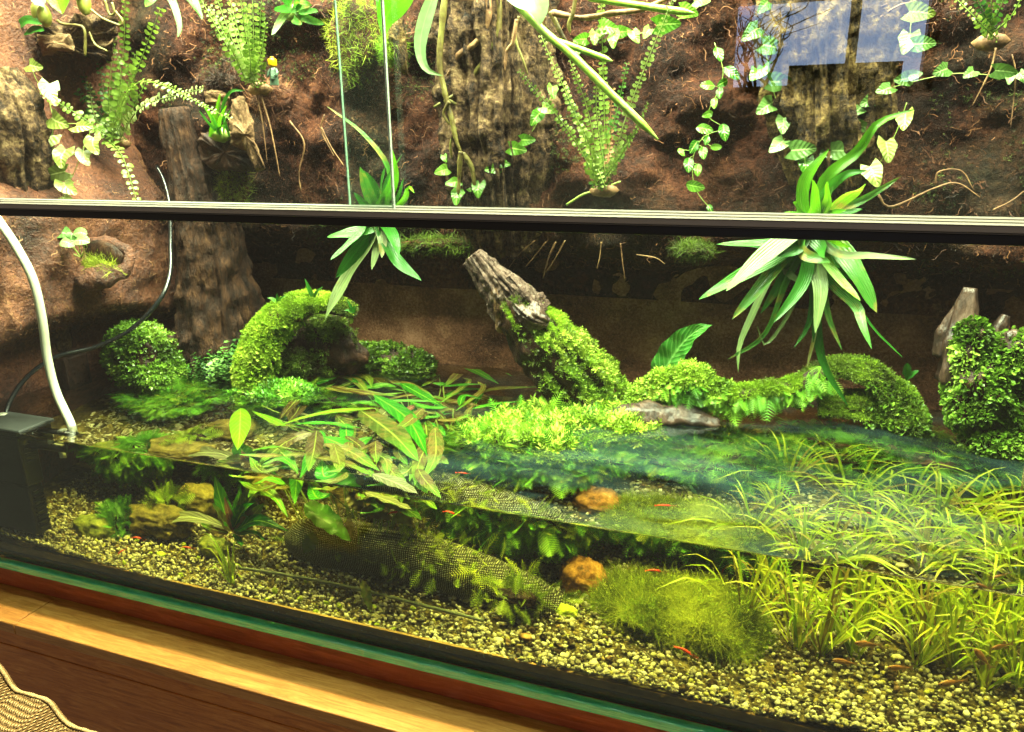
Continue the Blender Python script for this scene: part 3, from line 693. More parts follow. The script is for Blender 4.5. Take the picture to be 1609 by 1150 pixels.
# main driftwood log
lg = thing('driftwood_log', PZ(930, 625), 'leaning driftwood log with splintered top and mossy right flank', 'driftwood')
mpts = [(737, 404, .425), (762, 432, .432), (795, 476, .44), (832, 527, .452), (872, 575, .47), (915, 622, .49), (960, 680, .50)]
low = log_vf([(800, 470, .442), (832, 515, .452), (868, 560, .468), (912, 610, .49), (965, 672, .50)], [32, 42, 49, 56, 54], 56, 60, .16, 26, .10, 3, 4)
mk('trunk', low[0], low[1], m_wooddk, lg)
# splintered top: a bundle of tapering splinters
r = np.random.default_rng(5)
spl = [((742, 400), (818, 492), 15, 22), ((733, 410), (796, 486), 10, 20), ((752, 398), (838, 488), 11, 24), ((748, 420), (800, 500), 9, 20), ((800, 432), (842, 490), 8, 24), ((778, 452), (800, 515), 8, 17), ((770, 452), (792, 500), 7, 12)]
for k, (a, b, ra, rb) in enumerate(spl):
    Yk = .425+.006*r.normal(); mid = ((a[0]+b[0])/2+2*r.normal(), (a[1]+b[1])/2+2*r.normal())
    V, F = log_vf([(a[0], a[1], Yk), (mid[0], mid[1], Yk+.008), (b[0], b[1], .444)], [ra*.8, (ra+rb)/2, rb], 44, 60, .22, 60, .42, 5, 40+k)
    mk('splinter', V, F, m_woodpk if k not in (5, 6) else m_cork, lg)
V, F = log_vf([(812, 478, .418), (838, 498, .412), (862, 508, .414)], [12, 18, 8], 40, 40, .25, 70, .45, 6, 9); mk('bark_flap', V, F, m_wood, lg)
_ru = unit(CR*.74+CU*.67)
def right_up(cn, n): return sstep(.02, .25, n@_ru+.16*fbm(cn*32, 3, 8)-.12*sstep(.44, .50, cn[:, 2]))*(cn[:, 2] > WZ-.01)*(cn[:, 2] < .485)
grow('moss', low, sprig(2, .5, .105), 40000, .0068, m_moss, lg, right_up, 11, .5, .55, kind='stuff')
grow('moss_fringe', low, sprig(5, .5, .18), 4200, .011, m_moss_y, lg, lambda c_, n: right_up(c_, n)*(c_[:, 2] < .40), 12, .2, .6, kind='stuff')
grow('moss_sprigs', low, sprig(4, .35, .14), 900, .014, m_mossdk, lg, lambda c_, n: ((n@_ru > -.45)*(n[:, 1] < .3)*(c_[:, 2] < .42)).astype(float), 13, .3, .6, kind='stuff')

# left moss-covered arch
ar = thing('mossy_branch', PZ(405, 600), 'arching branch thick with bright moss, left of the strap-leaf plant', 'driftwood')
arc = log_vf([(402, 625, .365), (405, 580, .37), (416, 540, .385), (438, 505, .40), (472, 482, .415), (512, 478, .435), (556, 492, .47)], [27, 28, 28, 25, 20, 15, 9], 26, 50, .18, 30, .1, 3, 7)
mk('branch', arc[0], arc[1], m_wooddk, ar)
grow('moss', arc, sprig(2, .5, .105), 36000, .0068, m_moss, ar, lambda c_, n: sstep(-.45, .2, n[:, 2]-n[:, 1]*.6-n[:, 0]*.55)*sstep(-.80, -.87, c_[:, 0])*(.15+sstep(-.45, .1, fbm(c_*26, 3, 4))), 21, .4, .5, kind='stuff')
grow('leafy_moss', arc, flake(), 5000, .008, m_moss_y, ar, lambda c_, n: sstep(-.2, .3, -n[:, 1]+n[:, 2]*.3)*(c_[:, 2] < .40)*(c_[:, 2] > WZ), 22, -.1, .45, kind='stuff')
grow('dark_moss', arc, sprig(2, .5, .105), 5500, .0072, m_mossdk, ar, lambda c_, n: (c_[:, 0] > -.86)*(n[:, 2] > -.3)*1.0, 23, .3, .6, kind='stuff')

t = thing('driftwood_root', P(505, 560, .48), 'dark wood and moss added to fill the shade under the mossy arch', 'driftwood')
c = P(508, 545, .50); s = scl(c); b = join([blob_vf(c, (s*62, .04, s*52), 4, .4, 12, 23), blob_vf(P(455, 560, .45), (s*30, .03, s*38), 3, .4, 12, 24)]); mk('shade_fill', b[0], b[1], m_wooddk, t)  # dark wood blobs added to fill the shaded hollow
grow('dark_moss', b, sprig(4, .5, .12), 3500, .011, m_mossdk, t, lambda c_, n: (n[:, 1] < .4)*sstep(-.2, .3, fbm(c_*24, 3, 14)), 141, .1, .7, kind='stuff')
# right branch along the water with a moss coat
br = thing('mossy_branch', PZ(1180, 640), 'low winding mossy branch at the water between log and stump', 'driftwood')
brv = log_vf([(1000, 640, .47), (1045, 605, .462), (1085, 600, .465), (1135, 622, .47), (1190, 618, .485), (1250, 606, .505), (1300, 585, .515)], [14, 18, 20, 16, 13, 13, 16], 24, 60, .25, 30, .2, 3, 17)
mk('branch', brv[0], brv[1], m_wooddk, br)
upf = lambda c_, n: sstep(-.35, .3, n[:, 2]-n[:, 1]*.4)*(.08+.92*sstep(-.35, .15, fbm(c_*26, 3, 3)))
grow('moss', brv, sprig(2, .5, .105), 24000, .007, m_moss, br, lambda c_, n: upf(c_, n)*(c_[:, 0] < .06), 31, .4, .55, kind='stuff')
grow('yellow_moss', brv, sprig(5, .5, .22), 4500, .010, m_moss_y, br, lambda c_, n: upf(c_, n)*(c_[:, 0] < -.06), 32, .3, .6, kind='stuff')
grow('hanging_moss', brv, feather(8), 700, .026, m_java, br, lambda c_, n: (n[:, 1] < .2)*(n[:, 2] < .4)*1.0, 33, -1.2, .5, kind='stuff')
kn = thing('mossy_driftwood', PZ(1400, 665), 'dark knuckle of driftwood with olive moss beside the mossy stump', 'driftwood')
knv = join([log_vf([(1255, 640, .54), (1270, 600, .535), (1310, 580, .53), (1360, 585, .525), (1395, 610, .52), (1425, 660, .51), (1440, 720, .51)], [10, 14, 15, 17, 23, 26, 24], 26, 50, .25, 25, .25, 3, 19),
            log_vf([(1285, 640, .53), (1330, 640, .53), (1400, 650, .52)], [16, 20, 20], 20, 24, .3, 25, .3, 3, 20)])
mk('branch', knv[0], knv[1], m_wooddk, kn)
grow('moss', knv, sprig(2, .5, .105), 9000, .0068, m_moss, kn, lambda c_, n: sstep(.1, .6, n[:, 2])*(c_[:, 0] > .1), 41, .4, .5, kind='stuff')
grow('olive_moss', knv, sprig(2, .5, .105), 17000, .007, m_mossdk, kn, lambda c_, n: sstep(-.1, .4, n[:, 2]-.6*n[:, 1])*(.2+sstep(.0, .15, c_[:, 0])), 42, .3, .6, kind='stuff')
grow('leafy_moss', knv, flake(), 3400, .008, m_pellia, kn, lambda c_, n: (n[:, 1] < .1)*(c_[:, 0] > .17)*(c_[:, 2] > WZ-.02)*(c_[:, 2] < .345)*1.0, 43, -.1, .5, kind='stuff')
# right stump
st = thing('mossy_stump', PZ(1540, 690), 'stump at the right edge under layered green moss scales', 'driftwood')
c = P(1545, 610, .47); s = scl(c)
stv = join([blob_vf(c+np.array([0, 0, -s*12]), (s*54, .05, s*64), 4, .35, 9, 3), blob_vf(P(1525, 545, .475), (s*26, .03, s*44), 3, .3, 9, 5), blob_vf(P(1590, 560, .465), (s*28, .035, s*40), 3, .3, 9, 6), blob_vf(P(1570, 690, .46), (s*48, .04, s*30), 3, .3, 9, 8)])
mk('core', stv[0], stv[1], m_wooddk, st)
for k, (pts, rp) in enumerate((([(1498, 600, .49), (1505, 545, .492), (1515, 500, .495), (1524, 452, .50)], [26, 22, 15, 9]), ([(1480, 560, .5), (1488, 520, .505), (1505, 482, .51)], [14, 11, 5]), ([(1560, 560, .49), (1568, 520, .495), (1580, 495, .50)], [20, 13, 5]), ([(1585, 560, .46), (1588, 530, .463), (1584, 520, .465)], [20, 15, 9]))):
    V, F = log_vf(pts, rp, 18, 20, .25, 40, .4, 3, 60+k); mk('snag', V, F, m_wood, st)
grow('layered_moss', stv, flake(), 13000, .0078, m_pellia, st, lambda c_, n: (n[:, 1] < .45)*(c_[:, 2] > WZ-.03)*(.4+sstep(-.4, .05, fbm(c_*26, 3, 7))), 51, -.15, .38, .3, kind='stuff',
     extra=lambda p, n, r: np.array([0, -.4, -.1]))
# wet wood lying in the water under the branch
V, F = log_vf([(930, 668, .40), (1000, 655, .415), (1060, 656, .43), (1130, 668, .44)], [18, 22, 20, 12], 22, 40, .3, 30, .3, 3, 71)
mk('sunken_wood', V, F, m_wood, label='wet driftwood piece lying flush with the water below the mossy branch', cat='driftwood')

# ------------------------------------------------------------------ moss cushions at the waterline
def cushion(name, c, r, label, layers, seed, power=1.0, core=m_wooddk, cat='moss', filt=None):
    t = thing(name, (c[0], c[1], WZ), label, cat)
    b = blob_vf(c, r, 4, .3, 9, seed, power=power); mk('cushion_core', b[0], b[1], core, t)
    for k, (nm, tm, n, sz, mat, up) in enumerate(layers):
        grow(nm, b, tm, n, sz, mat, t, filt or (lambda c_, n_: .06+sstep(-.4, .1, fbm(c_*28, 3, seed))), seed*10+k, up, .65, kind='stuff')
    return t, b
c = P(212, 560, .30); s = scl(c)
cushion('moss_block', c+np.array([0, .02, -.012]), (s*48, .045, s*46), 'square cushion of dull green moss beside the black cable',
        [('moss', sprig(3, .5, .26), 9500, .010, m_pellia, .1), ('moss_tips', flake(), 3500, .008, m_mossdk, .2)], 7, .55)
V, F = box_vf(P(112, 590, .27), (.05, .06, .10)); bevel(mk('wood_block', V, F, m_wooddk, smooth=False, label='brown wood block between white tube and square moss cushion', cat='wood'), .006)
c = P(600, 562, .555); s = scl(c)
cushion('moss_bank', c+np.array([-.005, .02, -.03]), (s*86, .04, s*30), 'low bank of leafy moss at the foot of the back panel', [('moss', sprig(5, .5, .25), 8500, .010, m_pellia, .3), ('dark_moss', sprig(4, .5, .2), 3500, .010, m_mossdk, .3)], 8)
c = PZ(430, 612)+np.array([0, 0, -.028])
cushion('water_moss', c, (.085, .05, .032), 'wet moss fringe floating at the foot of the mossy arch', [('moss', sprig(5, .5, .18), 5000, .014, m_java, .5), ('moss_tips', sprig(4, .5, .2), 1500, .014, m_pellia, .7)], 9)
# emergent moss in the middle and the mass below
tb = thing('water_moss', PZ(870, 670), 'sparkling moss bed breaking the water in front of the log', 'moss')
bb = join([blob_vf(PZ(x, y)+np.array([0, .02, -.030]), (rx, ry, .031), 4, .4, 12, k) for k, (x, y, rx, ry) in enumerate(((800, 678, .085, .060), (880, 662, .10, .075), (950, 660, .075, .055), (765, 690, .05, .035), (985, 672, .05, .04), (850, 700, .07, .035)))])
mk('cushion_core', bb[0], bb[1], m_wooddk, tb)
upz = lambda c_, n: (n[:, 2] > -.2)*(.25+sstep(-.3, .3, fbm(c_*25, 3, 6)))
grow('moss', bb, sprig(4, .5, .12), 11000, .013, m_moss, tb, upz, 130, .6, .7, kind='stuff')
grow('moss_tips', bb, sprig(4, .4, .14), 3000, .020, m_moss_y, tb, upz, 131, 1.2, .6, kind='stuff')
grow('side_moss', bb, feather(9), 2000, .028, m_java, tb, None, 132, .1, .8, kind='stuff')
# upright small-leaf plant behind the arch
t = thing('leafy_clump', PZ(350, 600), 'clump of thin upright stems with tiny leaves by the trunk', 'plant')
r = np.random.default_rng(4); tm = sprig(9, .16, .09, .012, .35)
pos = np.array([PZ(300+105*a, 600-10*b) for a, b in r.random((220, 2))]); pos[:, 1] += .05*r.random(220); pos[:, 0] += 0; pos[:, 2] = WZ-.02
R = orient(unit(np.stack([r.normal(size=220)*.22, r.normal(size=220)*.15-.05, np.ones(220)], -1)), r)
hgt = (.05+.075*r.random(220))*(.55+.6*np.clip((pos[:, 0]-pos[:, 0].min())/np.ptp(pos[:, 0]), 0, 1))
V, F = inst(tm[0], tm[1], pos, R, hgt); mk('stems', V, F, m_tiny, t, False, tint=np.repeat(r.random(220), len(tm[0])), kind='stuff')
# ------------------------------------------------------------------ ferns
def ngon(k=8):
    a = np.linspace(0, 2*np.pi, k, endpoint=False); V = np.column_stack([np.sin(a)*.38, .1*np.cos(2*a), .5-.5*np.cos(a)]); V = np.vstack([V, [0, -.05, .5]])
    return V, [np.array([[k, i, (i+1) % k] for i in range(k)])]
def frond(parent, base, ctrl, tip, ls, mat, seed, step=.82, taper=.55, name='frond', fold=.5):
    r = np.random.default_rng(seed); path = spline([base, ctrl, tip], 40); L = np.linalg.norm(np.diff(path, axis=0), axis=1).sum()
    n = max(6, int(L/(ls*step))); tV, tF = ngon()
    sp = spline([base, ctrl, tip], n); t = unit(np.gradient(sp, axis=0)); face = unit(unit(CAM-sp)+np.array([r.normal()*.35, 0, .45+.3*r.normal()])); face = unit(face-(face*t).sum(1, keepdims=True)*t)
    side = np.cross(t, face); v = np.linspace(0, 1, n); s0 = ls*np.clip(np.minimum(v*3.5+.5, 1)*(1-taper*v**2), .2, 1)
    parts = [tube_vf(path, np.interp(np.linspace(0, 1, 40), [0, 1], [.0011, .0005]), 5)]; tint = []
    for sg in (-1, 1):
        d = unit(side*sg+t*.15+face*fold*r.normal(size=(n, 1))*.4+r.normal(size=(n, 3))*.26); x = unit(np.cross(d, face)); y = np.cross(d, x)
        R = np.stack([x, y, d], -1); parts.append(inst(tV, tF, sp+side*sg*.001, R, s0*np.clip(1+.22*r.normal(size=n), .3, 1.5)*(r.random(n) > .05)))
    V, F = join(parts); return mk(name, V, F, mat, parent, smooth=True, uv=np.full((len(V), 2), .3))
def fern(label, base, fr, ls, Yb):
    b = P(*base, Yb); t = thing('fern', b, label, 'fern'); r = np.random.default_rng(int(base[0]))
    for k, (cx, cy_, cY, tx, ty, tY, m, *o) in enumerate(fr):
        frond(t, b+r.normal(size=3)*np.array([.010, .004, .004]), P(cx, cy_, cY), P(tx, ty, tY), ls*(o[0] if o else 1), m, int(base[0])+k)
    V, F = blob_vf(b+np.array([0, .015, -.008]), (.022, .016, .014), 2, .4); mk('crown_base', V, F, m_rootbr, t)
    return t
fern('wide fern with round leaflets at upper left, one frond hanging to the rail', (178, 218), [
    (110, 172, .31, 28, 130, .27, m_fernb, .9), (212, 120, .34, 252, 14, .30, m_fernb, 1.3), (190, 115, .37, 160, 45, .37, m_fern, 1.1), (192, 95, .38, 197, -15, .37, m_fern, 1.15),
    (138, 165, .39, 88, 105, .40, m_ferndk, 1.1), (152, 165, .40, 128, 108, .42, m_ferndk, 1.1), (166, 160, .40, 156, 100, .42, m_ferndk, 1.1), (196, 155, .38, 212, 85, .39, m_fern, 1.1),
    (222, 168, .31, 319, 139, .27, m_fernb, 1.05), (222, 128, .31, 362, 186, .27, m_fern, .9), (192, 245, .33, 214, 312, .30, m_fern, 1.3),
    (150, 185, .36, 140, 130, .38, m_fern), (205, 180, .35, 228, 130, .36, m_fern), (172, 170, .36, 178, 60, .37, m_fern, 1.1), (140, 200, .35, 118, 178, .33, m_fern)], .0108, .36)
fern('dense upright fern at the top left of centre above the mossy root ball', (400, 132), [
    (350, 60, .36, 300, -30, .35, m_fern), (362, 55, .37, 328, -40, .36, m_fernb), (375, 50, .36, 350, -40, .36, m_fern, 1.15), (386, 50, .38, 372, -45, .36, m_fern, 1.15), (398, 50, .37, 395, -45, .36, m_fern, 1.15),
    (408, 55, .36, 414, -40, .36, m_fern), (408, 90, .36, 418, 36, .35, m_fernb, .8), (366, 80, .35, 330, 10, .34, m_fern), (392, 80, .34, 385, 10, .33, m_fern), (380, 85, .35, 362, 20, .34, m_fernb)], .0102, .39)
fern('tall fern with upright fronds right of the bark column', (946, 292), [
    (893, 205, .38, 816, 112, .35, m_fernb, .9), (900, 170, .42, 850, 56, .40, m_fern), (925, 180, .41, 895, 95, .40, m_fern), (937, 170, .40, 942, 108, .38, m_fernb, .9), (948, 130, .43, 944, -15, .43, m_fern, 1.05),
    (985, 180, .38, 1060, -10, .35, m_fernb, .95), (988, 225, .38, 1018, 162, .36, m_fern, .8), (972, 240, .41, 996, 208, .40, m_fern, .8), (925, 225, .37, 897, 172, .345, m_fernb, 1.15), (958, 200, .43, 962, 140, .43, m_fernbr, .9),
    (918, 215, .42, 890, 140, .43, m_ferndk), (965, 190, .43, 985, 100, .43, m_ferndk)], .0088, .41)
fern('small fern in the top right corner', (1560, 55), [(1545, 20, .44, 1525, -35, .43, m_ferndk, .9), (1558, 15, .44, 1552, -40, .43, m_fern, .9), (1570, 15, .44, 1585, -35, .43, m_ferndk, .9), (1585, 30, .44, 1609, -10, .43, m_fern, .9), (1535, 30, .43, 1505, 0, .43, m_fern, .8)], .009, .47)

# ------------------------------------------------------------------ strap-leaved plants
def strap_plant(label, cen, leaves, Yc, cat='plant', name='strap_leaf_plant', prof='strap', seed=0, fold=.22):
    c = P(*cen, Yc); t = thing(name, c, label, cat); r = np.random.default_rng(seed)
    for k, (pts, w, m) in enumerate(leaves):
        n = len(pts); dep = (.02+.07*r.random()) if len(pts) > 1 else .0
        sp = [c+r.normal(size=3)*np.array([.008, .006, .006])]+[P(p[0], p[1], Yc-dep*(i+1)/n) for i, p in enumerate(pts)]
        sp = np.array(sp); V, F, uv = leaf_vf(sp, w*.98*scl(sp[-1]), look(sp[-1], .3+.3*r.normal(), .65*r.normal()), 4, prof, fold+.12*r.random(), .05, 1.5+r.random(), k, 15)
        mk('leaf', V, F, m, t, uv=uv)
    V, F = blob_vf(c+np.array([0, .012, 0]), (.02, .016, .016), 2, .3); mk('crown', V, F, m_stem, t)
    return t
S_, B_, L_ = m_strap, m_strapb, m_strapp
strap_plant('strap-leaved plant crossing the rail left of centre, largest leaf pointing down left', (594, 345), [
    ([(612, 272), (572, 212), (514, 167)], 9, S_), ([(578, 300), (566, 262)], 20, S_), ([(588, 300), (572, 268)], 22, S_), ([(617, 290), (617, 236)], 19, B_), ([(600, 300), (605, 262)], 16, S_), ([(632, 318), (642, 295), (651, 303)], 11, B_),
    ([(606, 290), (632, 242)], 10, S_), ([(622, 315), (634, 280)], 8, S_), ([(580, 330), (556, 302)], 15, S_),
    ([(578, 385), (545, 440), (509, 506)], 36, L_), ([(575, 375), (528, 436)], 24, S_), ([(592, 390), (584, 424)], 15, L_), ([(610, 385), (625, 412), (662, 441)], 24, S_), ([(575, 362), (514, 372)], 22, S_), ([(616, 370), (627, 400)], 22, S_), ([(560, 372), (520, 408)], 18, S_), ([(600, 372), (600, 405)], 18, L_)], .33, seed=1)
strap_plant('big strap-leaved plant crossing the rail on the right, leaves hanging toward the water', (1278, 352), [
    ([(1292, 287), (1345, 240), (1378, 195), (1436, 172)], 19, B_), ([(1263, 325), (1268, 280), (1303, 234)], 25, B_), ([(1278, 320), (1276, 281)], 24, B_), ([(1290, 330), (1310, 292)], 18, S_), ([(1285, 318), (1322, 278), (1362, 268)], 19, S_), ([(1308, 328), (1345, 300), (1360, 289)], 23, B_), ([(1312, 335), (1362, 310), (1416, 277)], 14, S_), ([(1300, 338), (1330, 330)], 14, B_), ([(1252, 322), (1246, 318)], 10, B_), ([(1300, 322), (1300, 285)], 20, B_), ([(1315, 338), (1355, 328)], 14, S_), ([(1262, 340), (1232, 333)], 12, B_),
    ([(1235, 395), (1170, 430), (1098, 470)], 27, S_), ([(1205, 398), (1141, 457)], 32, L_), ([(1235, 400), (1195, 450), (1150, 502)], 24, S_), ([(1238, 425), (1195, 492)], 21, S_), ([(1262, 440), (1215, 507)], 23, S_), ([(1215, 430), (1180, 500), (1162, 545), (1160, 586)], 15, L_), ([(1235, 440), (1200, 525), (1143, 565)], 14, S_),
    ([(1285, 420), (1290, 460), (1281, 523)], 26, L_), ([(1284, 450), (1282, 520), (1268, 576)], 18, L_), ([(1280, 440), (1290, 560), (1333, 639)], 17, S_), ([(1320, 395), (1345, 430), (1378, 491)], 38, S_), ([(1300, 430), (1345, 480), (1355, 510), (1370, 548)], 22, S_), ([(1315, 420), (1348, 480), (1375, 520), (1418, 561)], 9, S_), ([(1290, 440), (1303, 500), (1323, 550)], 13, S_),
    ([(1310, 396), (1370, 402), (1440, 407)], 14, L_), ([(1290, 425), (1320, 428), (1346, 441)], 22, S_), ([(1262, 395), (1305, 412)], 24, S_), ([(1235, 415), (1262, 447)], 22, L_), ([(1278, 450), (1270, 510), (1247, 547)], 13, S_), ([(1308, 425), (1352, 472)], 20, B_), ([(1258, 388), (1222, 402)], 24, S_), ([(1290, 385), (1296, 405)], 26, S_), ([(1240, 380), (1165, 385)], 22, S_), ([(1230, 378), (1125, 384)], 16, S_), ([(1300, 378), (1335, 388)], 24, B_), ([(1250, 470), (1205, 540), (1190, 512)], 8, L_)], .34, seed=2)
# little grassy tuft in the cork
strap_plant('little grassy tuft growing from the broken cork', (342, 212), [([(340, 180), (346, 146)], 9, B_), ([(350, 175), (362, 145), (385, 142)], 7, S_), ([(335, 190), (318, 160)], 9, B_), ([(352, 190), (362, 172)], 7, S_), ([(330, 195), (312, 172)], 6, S_), ([(345, 190), (356, 165)], 6, B_), ([(338, 195), (330, 178)], 6, S_), ([(348, 200), (360, 188)], 6, B_)], .36, name='grass_tuft', seed=3)
# top rosette with spoon leaves
strap_plant('small rosette with spoon-shaped leaves at the top beside the glass edge', (458, 20), [([(445, 25), (427, 55)], 13, L_), ([(448, 15), (430, 15)], 14, S_), ([(462, 30), (475, 38)], 12, S_), ([(470, 10), (490, 8)], 18, S_), ([(480, 18), (500, 18)], 15, S_), ([(480, 28), (510, 38)], 14, S_), ([(470, 0), (500, -8)], 14, S_), ([(455, 5), (440, -5)], 14, S_)], .36, prof='spat', name='spoon_leaf_rosette', seed=4)
strap_plant('two dark arching leaves entering at the top beside the dense fern', (262, -22), [([(272, 5), (282, 40), (280, 58)], 12, S_), ([(300, 0), (312, 20), (318, 30)], 18, S_), ([(235, 0), (228, 10)], 14, S_)], .38, name='arching_leaf_plant', seed=5)
# bullate leaf rising from the branch
t = thing('ridged_leaf_plant', PZ(1045, 600), 'single ridged leaf rising behind the mossy branch', 'plant')
V, F, uv = leaf_vf(PP([(1030, 612, .53), (1048, 575, .525), (1072, 540, .51), (1095, 520, .495), (1119, 511, .485)]), 46*.00125, look(P(1070, 540, .5), .2, -.3), 6, 'lance', .35, .05, 5, 1, 40); mk('leaf', V, F, m_bull, t, uv=uv)
for (px, py, Y, lb, lv) in ((1424, 598, .50, 'two-leaved seedling on the olive driftwood moss', [((1425, 570), 13), ((1444, 582), 8)]), (492, 470, .41, 'tiny seedling on top of the mossy arch', [((479, 437), 7), ((490, 455), 6), ((508, 450), 5)]), (437, 476, .395, 'pale sprout on the crest of the mossy arch', [((420, 468), 6), ((436, 460), 5), ((450, 465), 4)]), (556, 492, .42, 'thin grassy sprout right of the mossy arch', [((545, 470), 5), ((560, 480), 5), ((540, 488), 4)])):
    c = P(px, py, Y); t = thing('seedling', c, lb, 'seedling')
    for k, ((tx, ty), w) in enumerate(lv):
        tp = P(tx, ty, Y-.01); V, F, uv = leaf_vf([c, (c+tp)/2+np.array([.0, -.002, .004]), tp], w*scl(tp), look(tp, .5), 4, 'spat' if px > 1000 else 'lance', .2); mk('leaf', V, F, S_, t, uv=uv)

# ------------------------------------------------------------------ climbing vines
def vine(label, stem, leaves, Y, mat, name='climbing_vine', prof='heart', seed=0, rad=.0007, alt=None):
    """stem/leaves in photo pixels; leaf: (cx, cy, size, tip angle [deg, 0 right, 90 down])"""
    Y += .02; b = P(*stem[0], Y); t = thing(name, b, label, 'vine'); r = np.random.default_rng(seed)
    path = spline(PP([(x, y, Y+.006) for x, y in stem]), 6*len(stem)); V, F = tube_vf(path, rad, 6); mk('stem', V, F, m_stem, t)
    for k, (cx, cy_, sz, an) in enumerate(leaves):
        yy = Y-.008-.016*r.random(); c = P(cx, cy_, yy); s = scl(c); a = math.radians(an); d = CR*math.cos(a)-CU*math.sin(a)
        tilt = r.normal()*.3; d = unit(d+np.array([0, -.2-.25*r.random(), 0]))
        L = sz*s*1.0; w = L*(.82 if prof == 'heart' else .55); p0, p1, p2 = c-d*L*.42, c+np.array([0, -.15*L, 0]), c+d*L*.55
        V, F, uv = leaf_vf([p0, p1, p2], w, look(c, .2+.2*r.normal(), .25*r.normal()), 6, prof, .12+.1*r.random(), .03, 1.5, k, 13); 
        lf = mk('leaf', V, F, (alt if alt is not None and r.random() < .3 else mat), t, uv=uv)
        i = np.argmin(np.linalg.norm(path-p0, axis=1)); V, F = tube_vf(spline([path[i], (path[i]+p0)/2+np.array([0, -.004, 0]), p0+d*.003], 6), .0005, 5); mk('petiole', V, F, m_stem, lf)
    return t
q = .3356
def c1(l): return [(a*q, b*q, s*q, an) for a, b, s, an in l]
def c2(l): return [(535+a*q, b*q, s*q, an) for a, b, s, an in l]
def c3(l): return [(1069+a*q, b*q, s*q, an) for a, b, s, an in l]
def s2(l): return [(535+a*q, b*q) for a, b in l]
def s3(l): return [(1069+a*q, b*q) for a, b in l]
vine('vine of heart leaves hanging straight down over the window reflection', s3([(375, -60), (385, 60), (385, 170), (410, 290), (430, 400), (460, 510), (490, 640), (530, 715)]),
     c3([(390, 30, 85, 130), (330, 157, 105, 140), (432, 220, 105, 15), (362, 340, 115, 135), (470, 385, 110, 5), (398, 503, 110, 145), (482, 585, 90, 95), (455, 682, 100, 140), (572, 700, 115, -5), (585, 770, 100, 85)]), .44, m_heart, seed=1, alt=m_oval)
vine('vine of pale heart leaves running from the right edge down to the strap plant', s3([(1640, 365), (1440, 350), (1280, 345), (1100, 380), (950, 430), (820, 540), (760, 640), (660, 720)]),
     c3([(1520, 335, 95, 10), (1600, 362, 60, 60), (1540, 370, 55, 100), (1352, 345, 75, 150), (1220, 332, 95, 160), (1095, 350, 65, -10), (1040, 372, 95, 170), (955, 420, 95, 160), (875, 475, 90, 150), (825, 520, 85, 140), (825, 592, 110, 5), (765, 622, 85, 110), (760, 705, 110, 0), (690, 712, 90, 170)]), .445, m_heart, seed=2)
vine('three large heart leaves at the top right beside the window reflection', s3([(1080, -40), (1082, 60), (1075, 170), (1080, 240)]), c3([(1125, 60, 115, 10), (1062, 200, 118, 110), (1140, 205, 95, 0)]), .44, m_hearty, seed=3, alt=m_heart)
vine('three pale heart leaves hanging right of the strap plant', s3([(1060, 480), (1010, 620), (930, 770), (880, 840)]), c3([(1050, 565, 105, 100), (968, 705, 115, 85), (905, 820, 118, 70)]), .43, m_hearty, seed=4, alt=m_heart)
vine('climber with dark glossy oval leaves right of the tall fern', s3([(160, 200), (200, 330), (175, 430), (130, 540), (200, 600), (110, 640), (60, 740), (70, 880), (150, 990)]),
     c3([(180, 250, 85, 70), (238, 338, 95, 40), (200, 388, 70, 150), (130, 400, 80, 180), (185, 432, 62, 90), (160, 480, 62, 90), (130, 535, 62, 160), (110, 602, 82, 10), (205, 615, 92, 80), (65, 685, 85, 120), (125, 655, 55, 110), (108, 712, 72, 85), (165, 688, 55, 0), (40, 768, 85, 90), (82, 792, 68, 90), (65, 870, 95, 10), (140, 975, 50, 60), (5, 710, 50, 50)]), .455, m_oval, prof='oval', seed=5)
vine('vine of fresh heart leaves climbing across the bark column', s2([(1000, 430), (960, 500), (900, 610), (830, 700), (750, 770), (670, 850), (600, 880), (520, 840)]),
     c2([(996, 430, 68, 80), (972, 512, 68, 20), (915, 555, 78, 120), (876, 655, 70, 0), (828, 697, 85, 10), (765, 765, 62, 10), (713, 790, 72, 170), (648, 885, 82, 90), (600, 870, 65, 60), (525, 855, 65, 170), (550, 920, 85, 95), (475, 800, 70, 160), (490, 742, 40, 60)]), .42, m_heartg, seed=6)
vine('vine of fresh round leaves behind the tall fern fronds', s2([(1090, 200), (1190, 160), (1280, 130), (1360, 160), (1460, 140), (1560, 100), (1640, 60), (1700, 10)]),
     c2([(1125, 185, 72, 170), (1192, 178, 72, 90), (1255, 130, 90, 10), (1280, 188, 78, 90), (1325, 150, 75, 0), (1380, 170, 72, 60), (1435, 155, 62, 120), (1530, 115, 115, 0), (1630, 55, 90, 20), (1690, 5, 75, 0), (1105, 250, 60, 100)]), .455, m_heartg, seed=7)
vine('vine of yellowish heart leaves at lower left of the wide fern', [(75, 150), (90, 190), (140, 200), (125, 250), (110, 285)],
     c1([(278, 567, 118, 20), (390, 592, 98, 0), (230, 668, 100, 95), (300, 738, 108, 80), (447, 678, 100, 60), (403, 737, 85, 60), (260, 815, 100, 160), (325, 877, 105, 30), (165, 310, 90, 10), (245, 430, 110, 60), (310, 925, 70, 10)]), .21, m_hearty, seed=8)
t = thing('round_leaf_plant', P(112, 395, .21), 'small plant with round leaves in the coir pocket', 'plant')
